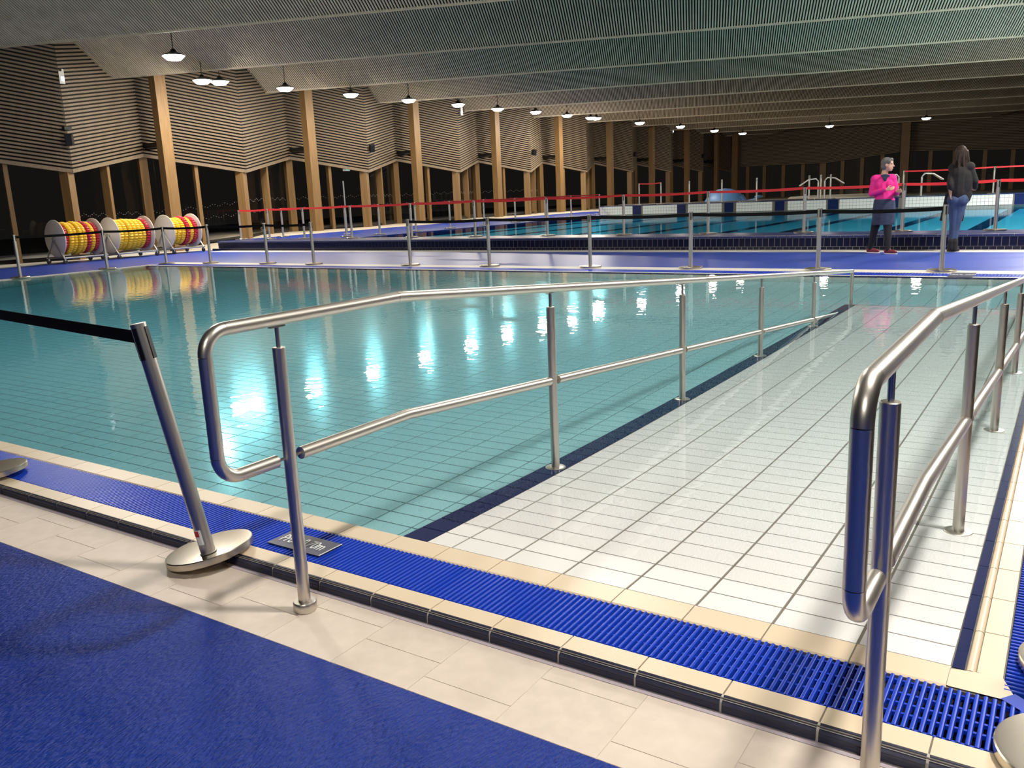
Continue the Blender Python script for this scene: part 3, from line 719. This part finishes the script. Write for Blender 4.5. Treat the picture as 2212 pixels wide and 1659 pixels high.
RB = [(-20.3, 17.6), (-17.0, 17.2), (-16.5, 18.2), (-16.5, 20.0), (-16.5, 21.9), (-16.5, 24.0), (-16.6, 26.3), (-16.6, 28.6), (-16.7, 31.0), (-16.8, 33.9)]
for i, b in enumerate(RB):
    to = (*RB[i+1], ZU+.93) if i+1 < len(RB) else None
    stanchion((*b, ZU), ['red belt post nearest the windows in the back row', 'first back row post left of the upper pool', 'second back row post left of the upper pool', 'third back row post left of the upper pool', 'fourth back row post left of the upper pool', 'fifth back row post left of the upper pool', 'sixth back row post left of the upper pool', 'seventh back row post left of the upper pool', 'eighth back row post left of the upper pool', 'last back row post by the bulkhead corner'][i], 'red belt barrier posts', SF, (0, 0, 0), to, 'belt_black' if i == 2 else 'belt_red', zb=.93)
FB = [(1381, 442), (1428, 441), (1489, 440), (1559, 437.5), (1634, 435.5), (1747, 432), (1772, 431), (1793, 430.5), (1950, 423), (2145, 416)]
FT = ['first small post on the far bulkhead', 'second small post on the far bulkhead', 'third small post on the far bulkhead', 'small post before the blue play figure on the bulkhead', 'small post right of the blue play figure on the bulkhead', 'small post left of the white spouts on the bulkhead', 'small post among the white spouts on the bulkhead', 'small post right of the white spouts on the bulkhead', 'small bulkhead post behind the person in pink', 'small bulkhead post right of the person in black']
pts = []
for i, q in enumerate(FB):
    x = on(q[0], q[1], 1, 33.3).x; pts.append((x, 33.3, .69))
for i, p in enumerate(pts):
    to = None
    if i in (0, 8): to = (pts[i+1][0], 33.3, .69+.93)
    if i == 9: to = (6, 33.3, .69+.93)
    stanchion(p, FT[i], 'red belt barrier posts', SF, (0, 0, 0), to, 'belt_red', zb=.93)
t = thing('pole', 'thin plain pole standing on the deck before the second bay', 'pole', (-18.6, 18.9, ZU)); mb = MB(); mb.tube([(0, 0, 0), (0, 0, 1.75)], .022, 10); mb.build('shaft', 'galv', t); mb = MB(); mb.lathe([(.14, 0), (.14, .02), (.03, .03)], 20); mb.build('foot', 'galv', t)

# ------------------------------------------------------------------ handrails
def arc(c, r, a0, a1, n=8):       # in the y-z plane
    return [(0, c[0]+r*math.cos(R(a0+(a1-a0)*i/n)), c[1]+r*math.sin(R(a0+(a1-a0)*i/n))) for i in range(n+1)]
def handrail(x, label):
    t = thing('handrail', label, 'handrail', (x, -.595, ZD))
    oy, oz = .595, -ZD
    P = lambda y, z: (0, y+oy, z+oz)
    rr = .0212; sl = -.0823; zt = .972; zl = .512; rb = .075
    def sh(pts): return [(p[0], p[1]+oy, p[2]+oz) for p in pts]
    def seg(pts, name='top_rail', r=rr):
        mb = MB(); mb.tube(pts, r, 20); return mb.build(name, 'steel', t, smooth=True)
    y0 = -.875
    seg(sh(arc((y0+rb, zt-rb), rb, 180, 90)), 'elbow'); seg(sh(arc((y0+rb, zl+rb), rb, 270, 180)), 'elbow')
    seg([P(y0, zl+rb), P(y0, zt-rb)], 'end_drop')
    seg([P(y0+rb, zt), P(-.02, zt), P(.01, zt-.0005), P(.05, zt+sl*.045), P(RAMP_END-.04, zt+sl*(RAMP_END-.04))])
    mb = MB(); mb.tube([P(-.008, zt), P(.022, zt-.001)], rr*1.03, 20); mb.build('weld_joint', 'steel', t, smooth=True)
    seg([P(y0+rb, zl), P(-.652, zl)], 'lower_rail'); seg([P(-.548, zl), P(-.02, zl), P(.01, zl), P(.05, zl+sl*.045), P(1.085, zl+sl*1.085)], 'lower_rail')
    posts = [-.595, 1.12, 2.806, 4.5, 6.2]
    for a, b in zip(posts[1:], posts[2:]+[RAMP_END]):
        seg([P(a+.045, zl+sl*(a+.045)), P(b-.035, zl+sl*(b-.035))], 'lower_rail')
    for y in posts:
        zb = ZD if y < 0 else zr(y); zrail = zt if y < 0 else zt+sl*y; zlo = zl if y < 0 else zl+sl*y
        mb = MB(); mb.tube([P(y, zb), P(y, zrail-.092), P(y, zrail-.090)], [rr, rr, rr*.9], 20); mb.build('post', 'steel', t, smooth=True)
        mb = MB(); mb.tube([P(y, zrail-.092), P(y, zrail-.022)], .0075, 10); mb.box(P(y, zrail-.0235), (.016, .06, .004)); mb.build('rail_pin', 'steel_pin', t, smooth=True)
        mb = MB(); mb.tube([P(y-.062, zlo), P(y+.052, zlo)], .0055, 8); mb.build('lower_pin', 'steel_pin', t, smooth=True)
        mb = MB()
        if y < 0: mb.lathe([(.037, zb+oz), (.040, zb+oz+.004), (.040, zb+oz+.032), (.037, zb+oz+.036), (.022, zb+oz+.036)], 28, c=(0, y+oy, 0))
        else: mb.lathe([(.052, zb+oz), (.052, zb+oz+.003), (.049, zb+oz+.005), (.022, zb+oz+.005)], 28, c=(0, y+oy, 0))
        mb.build('base_collar', 'steel', t, smooth=True)
    ze = zt+sl*RAMP_END
    mb = MB(); mb.tube([P(RAMP_END-.021, ze+.018), P(RAMP_END-.021, zr(RAMP_END))], rr, 20); mb.build('end_post', 'steel', t, smooth=True)
handrail(-.06, 'long steel handrail on the left side of the ramp, running into the pool')
handrail(1.772, 'steel handrail on the right side of the ramp, nearest the viewer')

# ------------------------------------------------------------------ lane rope reels
def reel(y0, y1, rings, label):
    t = thing('lane_rope_reel', label, 'rope reel', (-21.7, (y0+y1)/2, 0), group='lane rope reels')
    L = (y1-y0)/2; zc = .69; rf = .52
    for s, nm_ in ((-1, 'near_disc'), (1, 'far_disc')):
        mb = MB(); mb.lathe([(rf-.012, -.018), (rf, -.008), (rf, .008), (rf-.012, .018)], 48, 'y', (0, s*L, zc)); mb.build('end_disc', 'plastic_white', t, smooth=True)
        mb = MB(); mb.lathe([(.05, -.05), (.05, .05)], 16, 'y', (0, s*(L+.03), zc)); mb.build('hub', 'galv', t)
    mb = MB(); mb.lathe([(.28, -L), (.28, L)], 32, 'y', (0, 0, zc)); mb.build('drum', 'plastic_white', t)
    n = len(rings); pw_ = 2*(L-.05)/n
    for i, (c, rad) in enumerate(rings):
        yc = -L+.05+pw_*(i+.5); mb = MB(); nb = 34
        prof = [(rad-.14, -pw_*.46), (rad-.03, -pw_*.46), (rad, -pw_*.25), (rad+.004, 0), (rad, pw_*.25), (rad-.03, pw_*.46), (rad-.14, pw_*.46)]
        mb.lathe(prof, nb*3, 'y', (0, yc, zc), wob=lambda k, j: 1.0 if k in (0, 6) else (.945 if j % 3 == 0 else 1.0))
        mb.build('float_winding', 'float_yellow' if c == 'y' else 'float_red', t)
    fr = MB()
    for s in (-1, 1):
        yy = s*(L+.07)
        for sx in (-1, 1): fr.tube([(0, yy, zc), (sx*.42, yy, .17)], .022, 8)
        fr.tube([(-.45, yy, .16), (.45, yy, .16)], .024, 8)
    for sx in (-1, 1): fr.tube([(sx*.42, -L-.07, .16), (sx*.42, L+.07, .16)], .024, 8)
    fr.build('frame', 'galv', t)
    for sx in (-1, 1):
        for s in (-1, 1):
            mb = MB(); mb.lathe([(.05, -.02), (.062, -.014), (.062, .014), (.05, .02)], 18, 'x', (sx*.42, s*(L+.05), .063)); wl_ = mb.build('caster_wheel', 'black_plastic', t)
            mb = MB(); mb.box((sx*.42, s*(L+.05), .12), (.06, .03, .08)); mb.build('caster_fork', 'galv', wl_)
reel(10.62, 11.75, [('r', .40), ('y', .45), ('y', .43), ('y', .46), ('y', .44), ('r', .45), ('y', .43), ('r', .42)], 'leftmost rope reel wound with yellow and several red float bands')
reel(12.24, 13.38, [('y', .45), ('y', .44), ('y', .46), ('y', .45), ('y', .44), ('y', .43), ('r', .45)], 'middle rope reel wound mostly with yellow floats and one red end')
reel(14.08, 15.06, [('y', .40), ('y', .41), ('y', .42), ('r', .46), ('y', .42), ('r', .44)], 'right rope reel showing its large white disc, red floats at the back')

# ------------------------------------------------------------------ far leisure pool things
mb = MB(); mb.box2((-19, 40.4, .2), (-9, 41, .62)); 
lw = struct(mb.build('wall_leisure', 'grout'), 'low navy tiled wall of the far leisure pool')
mb = MB()
for i in range(52): mb.box((-18.9+.19*i, 40.395, .46), (.17, .01, .26))
mb.build('navy_tile_row', 'navy_wall', lw, kind='stuff')
p = on(1597, 433, 1, 46)
t = thing('play_figure', 'rounded light blue play figure with a small tail in the far leisure pool', 'play figure', (-14.2, 44, .3))
mb = MB(); mb.ball((-.1, 0, .1), (1.15, .7, .85), 24); o = mb.build('body', 'whale_blue', t, smooth=True)
mb = MB(); mb.tube([(.75, 0, .35), (1.1, 0, .12), (1.5, 0, .22), (1.75, 0, .42)], [.3, .16, .13, .05], 12); mb.ball((1.78, 0, .45), (.22, .3, .08), 12); mb.build('tail', 'whale_blue', t, smooth=True)
t = thing('island_bench', 'low cream rounded island rim in the far leisure pool', 'bench', (-8.6, 44.6, .3))
mb = MB(); mb.lathe([(2.3, 0), (2.35, .3), (2.2, .38), (1.8, .38), (1.7, .3), (1.7, 0)], 48); mb.build('rim', 'cream', t, smooth=True)
mb = MB(); mb.box2((-8.9, 36, .2), (14, 62, .292)); mb.build('pool_water', 'water_upper'); o = bpy.data.objects['pool_water.002'] if 'pool_water.002' in bpy.data.objects else None
if o: tag(o, 'dark water of the far leisure pool', 'water'); o['kind'] = 'stuff'
for q, fl, l_ in (((1768, 390), 1, 'white swan-neck water spout on the bulkhead, left of the person in pink'), ((1782, 388), -1, 'second white swan-neck water spout facing the other way'), ((1942, 381), 1, 'small white water spout right of the person in pink'), ((1992, 379), -1, 'small white water spout left of the person in black')):
    b = on(q[0], q[1], 1, 35.5)
    t = thing('water_spout', l_, 'water spout', (b.x, 35.5, .27), (0, 0, R(20)), group='white water spouts')
    mb = MB(); mb.tube([(0, 0, 0), (0, 0, b.z-.27-.05)], .04, 10); mb.build('stem', 'galv', t)
    hz = b.z-.27
    mb = MB(); pp = [(0, 0, hz-.05), (-.1*fl, 0, hz+.06), (-.4*fl, 0, hz+.03), (-.75*fl, 0, hz-.2)]
    vs = []
    for (x_, y_, z_), wd in zip(pp, (.06, .12, .18, .22)): vs += [(x_, -wd, z_), (x_, wd, z_), (x_, wd, z_+.04), (x_, -wd, z_+.04)]
    mb.add(vs, [(i*4+j, i*4+(j+1) % 4, (i+1)*4+(j+1) % 4, (i+1)*4+j) for i in range(3) for j in range(4)] + [(0, 1, 2, 3), (15, 14, 13, 12)]); mb.build('spout_blade', 'white_paint', t)
a, b = on(2147, 362, 1, 40), on(2230, 355, 1, 40)
t = thing('guard_rail', 'thin steel guard rail at the far right beyond the upper pool', 'guard rail', (a.x, 40, .27))
mb = MB(); mb.tube([(0, 0, a.z-.27), (b.x-a.x+3, 0, b.z-.27)], .025, 8); mb.build('top_rail', 'steel', t)
for i in range(4):
    mb = MB(); mb.tube([(.05+1.3*i, 0, 0), (.05+1.3*i, 0, a.z-.27)], .02, 8); mb.build('post', 'steel', t)

# ------------------------------------------------------------------ people
def cap(mb, a, b, ra, rb, seg=12):
    a, b = Vector(a), Vector(b); mb.ball(a, ra, seg); mb.ball(b, rb, seg); mb.tube([a, b], [ra, rb], seg)
def skin(name, mb, m, parent, vox=.009, sm=4):
    o = mb.build(name, m, parent)
    r = o.modifiers.new('r', 'REMESH'); r.mode = 'VOXEL'; r.voxel_size = vox; r.use_smooth_shade = True
    s = o.modifiers.new('s', 'SMOOTH'); s.factor = .5; s.iterations = sm
    return o
def hand(mb, wrist, fwd, side, palm_n, curl=.6, s=1.0):
    wrist, fwd, side = Vector(wrist), Vector(fwd).normalized(), Vector(side).normalized(); pn = Vector(palm_n).normalized()
    c = wrist+fwd*.045*s
    for k in (-1, 0, 1): cap(mb, wrist+side*k*.012*s, wrist+fwd*.085*s+side*k*.024*s, .015*s, .014*s, 8)
    for k, L in zip((-1.5, -.5, .5, 1.5), (.062, .074, .070, .054)):
        b0 = wrist+fwd*.088*s+side*k*.019*s
        d1 = (fwd*math.cos(curl*.5)+pn*math.sin(curl*.5)); d2 = (fwd*math.cos(curl*1.4)+pn*math.sin(curl*1.4))
        b1 = b0+d1*L*.5*s; b2 = b1+d2*L*.55*s
        cap(mb, b0, b1, .0095*s, .009*s, 8); cap(mb, b1, b2, .009*s, .0075*s, 8)
    t0 = wrist+fwd*.03*s-side*.03*s; t1 = t0+(fwd*.7-side*.7+pn*.3)*.04*s; t2 = t1+(fwd*.9+pn*.4)*.03*s
    cap(mb, t0, t1, .013*s, .011*s, 8); cap(mb, t1, t2, .011*s, .009*s, 8)
def head(mb, c, fwd, s=1.0):
    c, fwd = Vector(c), Vector(fwd).normalized(); up = Vector((0, 0, 1)); sd = up.cross(fwd)
    m = Matrix((fwd, sd, up)).transposed()
    T = lambda f, l, z: c+fwd*f*s+sd*l*s+up*z*s
    mb.ball(T(-.012, 0, .03), (.096*s, .075*s, .088*s), 18, m); mb.ball(T(.022, 0, -.03), (.066*s, .060*s, .082*s), 16, m)
    mb.ball(T(.05, 0, -.085), (.028*s, .03*s, .024*s), 12, m)
    cap(mb, T(.078, 0, .012), T(.105, 0, -.022), .010*s, .014*s, 8)
    mb.ball(T(.078, 0, -.062), (.012*s, .026*s, .010*s), 10, m)
    for l in (-1, 1):
        mb.ball(T(-.005, l*.077, -.005), (.022*s, .010*s, .032*s), 10, m); mb.ball(T(.072, l*.028, .032), (.012*s, .024*s, .008*s), 8, m)
    return T, m

# person in pink cardigan: local x = right in the picture, y = away from the viewer
pp = on(1903, 547, 2, 0)
t = thing('person', 'person in a pink cardigan, navy skirt and dark red shoes, standing with hands raised', 'person', (pp.x, 14.62, 0), (0, 0, R(4)))
S = 1.0
HC = (.055, -.02, 1.592)
b = MB(); T, hm = head(b, HC, (.97, -.22, -.03))
cap(b, (.012, .0, 1.50), (-.005, .0, 1.40), .052, .06); cap(b, (-.14, 0, 1.36), (.12, .02, 1.36), .07, .07); cap(b, (0, 0, 1.3), (.02, 0, .95), .11, .13)
cap(b, (-.17, 0, 1.34), (-.20, -.06, 1.10), .05, .042); cap(b, (-.20, -.06, 1.10), (.06, -.24, 1.155), .04, .026)
cap(b, (.155, .03, 1.35), (.225, -.0, 1.10), .048, .042); cap(b, (.225, 0, 1.10), (.245, -.22, 1.12), .038, .026)
hand(b, (.065, -.242, 1.157), (.9, -.3, .18), (.1, -.3, -.95), (.25, .9, .1), .7, .95); hand(b, (.247, -.225, 1.122), (.75, -.65, .05), (.2, .1, -.95), (-.5, .6, .3), 1.0, .95)
cap(b, (-.06, .05, .9), (-.115, .09, .5), .10, .07); cap(b, (-.115, .09, .5), (-.20, .17, .11), .062, .042); cap(b, (.08, -.03, .9), (.10, -.06, .5), .10, .07); cap(b, (.10, -.06, .5), (.135, -.10, .11), .062, .042)
skin('body', b, 'skin', t, .0075, 3)
f = MB()
for l in (-1, 1): f.ball(T(.078, l*.028, .018), (.008, .013, .006), 8, hm)
f.build('eyes', 'eye', t); f = MB(); f.ball(T(.089, 0, -.062), (.005, .022, .006), 8, hm); f.build('lips', 'lip', t)
h = MB(); h.ball(T(-.028, 0, .048), (.098, .084, .092), 18, hm); h.ball(T(-.06, 0, -.02), (.062, .072, .085), 14, hm)
for l in (-1, 1): h.ball(T(.02, l*.062, .06), (.055, .025, .045), 10, hm)
h.ball(T(.045, 0, .098), (.042, .058, .03), 10, hm)
skin('hair', h, 'hair_grey', t, .008, 3)
c = MB(); cap(c, (-.15, .0, 1.345), (.13, .02, 1.35), .088, .085); cap(c, (-.02, 0, 1.27), (.03, 0, 1.0), .145, .15)
c.ball((-.06, -.07, 1.24), (.085, .075, .09), 14); c.ball((.09, -.07, 1.24), (.08, .075, .09), 14)
c.ball((.03, .0, .97), (.175, .145, .07), 18); c.ball((-.05, .01, 1.15), (.14, .12, .2), 16); c.ball((.07, .01, 1.15), (.12, .12, .2), 16)
cap(c, (-.165, 0, 1.345), (-.20, -.06, 1.09), .062, .054); cap(c, (-.20, -.06, 1.09), (.05, -.235, 1.155), .052, .036)
cap(c, (.145, .03, 1.35), (.225, 0, 1.09), .06, .05); cap(c, (.225, 0, 1.09), (.245, -.205, 1.118), .048, .034)
skin('cardigan', c, 'pink', t, .009, 4)
c = MB(); c.add([(-.055, -.10, 1.425), (.085, -.108, 1.42), (.05, -.162, 1.31), (.02, -.15, 1.30)], [(0, 1, 2, 3)]); c.ball((.022, -.058, 1.40), (.075, .06, .035), 12); c.build('undershirt', 'navy_cloth', t)
c = MB(); c.lathe([(.175, .99), (.186, .9), (.195, .8), (.192, .65), (.188, .52), (.18, .515), (.17, .6)], 36, c=(.02, .015, 0), wob=lambda k, j: 1+.025*math.sin(j*1.9+k)); skin('skirt', c, 'skirt', t, .012, 3)
c = MB()
cap(c, (-.10, .075, .6), (-.13, .10, .46), .085, .074); cap(c, (-.13, .10, .46), (-.165, .14, .28), .07, .062); cap(c, (-.165, .14, .28), (-.20, .17, .07), .06, .046)
cap(c, (.10, -.05, .6), (.105, -.06, .46), .085, .074); cap(c, (.105, -.06, .46), (.12, -.08, .28), .07, .064); cap(c, (.12, -.08, .28), (.135, -.10, .07), .06, .046)
skin('tights', c, 'tights', t, .009, 3)
for fx, fy, an in ((-.20, .17, -.25), (.135, -.10, -.35)):
    m = Matrix.Rotation(an, 3, 'Z'); q = lambda x_, y_, z_: Vector((fx, fy, 0))+m @ Vector((x_, y_, z_))
    c = MB(); cap(c, q(-.03, 0, .05), q(.12, 0, .038), .043, .036); c.ball(q(.0, 0, .085), (.05, .042, .035), 12, m); c.ball(q(.13, 0, .036), (.045, .044, .03), 12, m); skin('shoe', c, 'shoe_red', t, .007, 3)
    c = MB(); c.add([q(.055+.125*math.cos(a), .043*math.sin(a), z_) for z_ in (0, .017) for a in [2*math.pi*k/20 for k in range(20)]], [(k, (k+1) % 20, 20+(k+1) % 20, 20+k) for k in range(20)]+[tuple(range(20)), tuple(range(39, 19, -1))]); c.build('sole', 'sole', t)

# person in black jacket and jeans, back to the viewer
pp = on(2056, 544, 2, 0)
t = thing('person', 'person with long dark hair in a black jacket and blue jeans, back turned', 'person', (pp.x-.01, 15.0, 0), (0, 0, 0))
X = lambda px: (px-2056)/118.0
Zz = lambda py: (544-py)/118.0
b = MB(); HC = (X(2061), .0, 1.735); T, hm = head(b, HC, (-.55, .83, .0), 1.0)
cap(b, (X(2062), 0, 1.65), (X(2063), 0, 1.55), .055, .06); cap(b, (-.02, 0, 1.48), (.15, 0, 1.49), .06, .06); cap(b, (.06, 0, 1.40), (.04, 0, 1.0), .10, .12)
LE, LW = (X(2050)-.02, -.13, 1.20), (X(2049), -.10, 1.03)
cap(b, (X(2050), -.01, 1.46), LE, .042, .036); cap(b, LE, LW, .04, .03)
hand(b, LW, (.12, .05, -1), (.1, 1, .1), (1, .0, 0), .3, 1.0)
RE_, RW = (X(2092), .02, 1.24), (X(2090), .22, 1.10)
cap(b, (X(2080), .0, 1.47), RE_, .042, .036); cap(b, RE_, RW, .038, .028); hand(b, RW, (-.5, .8, .1), (.3, .2, -.9), (-.7, -.3, .2), .7, 1.0)
cap(b, (-.005, .0, .92), (.0, .02, .5), .085, .05); cap(b, (0, .02, .5), (-.01, .03, .1), .045, .035); cap(b, (.10, .02, .92), (.06, .04, .5), .085, .05); cap(b, (.06, .04, .5), (.03, .05, .1), .045, .035)
skin('body', b, 'skin_dark', t, .008, 3)
f = MB()
for l in (-1, 1): f.ball(T(.078, l*.028, .018), (.008, .013, .006), 8, hm)
f.build('eyes', 'eye', t)
h = MB(); h.ball(T(-.012, 0, .035), (.108, .092, .10), 18, hm); h.ball(T(-.04, 0, -.05), (.08, .10, .11), 16, hm); h.ball(T(-.06, 0, -.14), (.06, .09, .10), 16, hm)
for k in range(34):
    a = random.uniform(-1.5, 1.5); p0 = T(-.03-.07*math.cos(a), .098*math.sin(a), random.uniform(-.02, .05)); pts_ = [p0]
    for q_ in range(4): pts_.append(pts_[-1]+Vector((random.uniform(-.025, .025), random.uniform(-.018, .014), -.065-random.uniform(0, .03))))
    for q_ in range(4): cap(h, pts_[q_], pts_[q_+1], .022-.004*q_, .018-.004*q_, 6)
skin('hair', h, 'hair_dark', t, .007, 1)
c = MB(); cap(c, (X(2049), 0, 1.485), (X(2080), 0, 1.495), .088, .088); cap(c, (.05, 0, 1.40), (.05, 0, 1.05), .165, .155); c.ball((.0, 0, 1.25), (.15, .13, .28), 16); c.ball((.12, 0, 1.25), (.15, .13, .30), 16)
c.ball((.10, .03, .98), (.165, .13, .09), 14); c.ball((.20, .05, 1.02), (.07, .11, .09), 12)
cap(c, (X(2049), -.01, 1.475), LE, .06, .054); cap(c, LE, (X(2049.5), -.115, 1.13), .053, .048)
cap(c, (X(2081), 0, 1.49), RE_, .06, .054); cap(c, RE_, (X(2091), .17, 1.13), .052, .044); cap(c, (.16, .02, 1.0), (.20, .03, .93), .07, .05)
skin('jacket', c, 'black_cloth', t, .010, 4)
for x0, x1, y_, zb, nm_ in ((X(2028), X(2040), .13, .56, 'l'), (X(2061), X(2073), .16, .55, 'r')):
    c = MB(); c.add([(x0, y_-.02, zb), (x1, y_-.02, zb-.01), (x1+.04, y_-.02, 1.05), (x0+.07, y_-.02, 1.05), (x0, y_+.02, zb), (x1, y_+.02, zb-.01), (x1+.04, y_+.02, 1.05), (x0+.07, y_+.02, 1.05)], [(0, 1, 2, 3), (7, 6, 5, 4), (0, 1, 5, 4), (1, 2, 6, 5), (2, 3, 7, 6), (3, 0, 4, 7)]); o = c.build('coat_tail', 'coat_lining', t)
c = MB(); c.ball((.0, -.02, .93), (.125, .13, .12), 16); c.ball((.11, -.01, .93), (.12, .13, .13), 16); c.ball((.05, 0, 1.0), (.16, .12, .08), 14)
cap(c, (-.005, -.01, .9), (.0, .02, .5), .108, .064); cap(c, (0, .02, .5), (-.01, .03, .13), .062, .05); cap(c, (.10, .01, .9), (.06, .04, .5), .108, .064); cap(c, (.06, .04, .5), (.03, .05, .13), .062, .05)
skin('jeans', c, 'jeans', t, .010, 4)
for fx, fy, an in ((-.01, .02, 1.9), (.045, .03, 1.35)):
    m = Matrix.Rotation(an, 3, 'Z'); q = lambda x_, y_, z_: Vector((fx, fy, 0))+m @ Vector((x_, y_, z_))
    c = MB(); cap(c, q(0, 0, .055), q(.15, 0, .04), .052, .04); cap(c, q(-.01, 0, .06), q(-.01, 0, .19), .056, .062); skin('boot', c, 'black_cloth', t, .008, 3)
    c = MB(); c.add([q(.06+.14*math.cos(a), .05*math.sin(a), z_) for z_ in (0, .02) for a in [2*math.pi*k/20 for k in range(20)]], [(k, (k+1) % 20, 20+(k+1) % 20, 20+k) for k in range(20)]+[tuple(range(20)), tuple(range(39, 19, -1))]); c.build('sole', 'black_plastic', t)
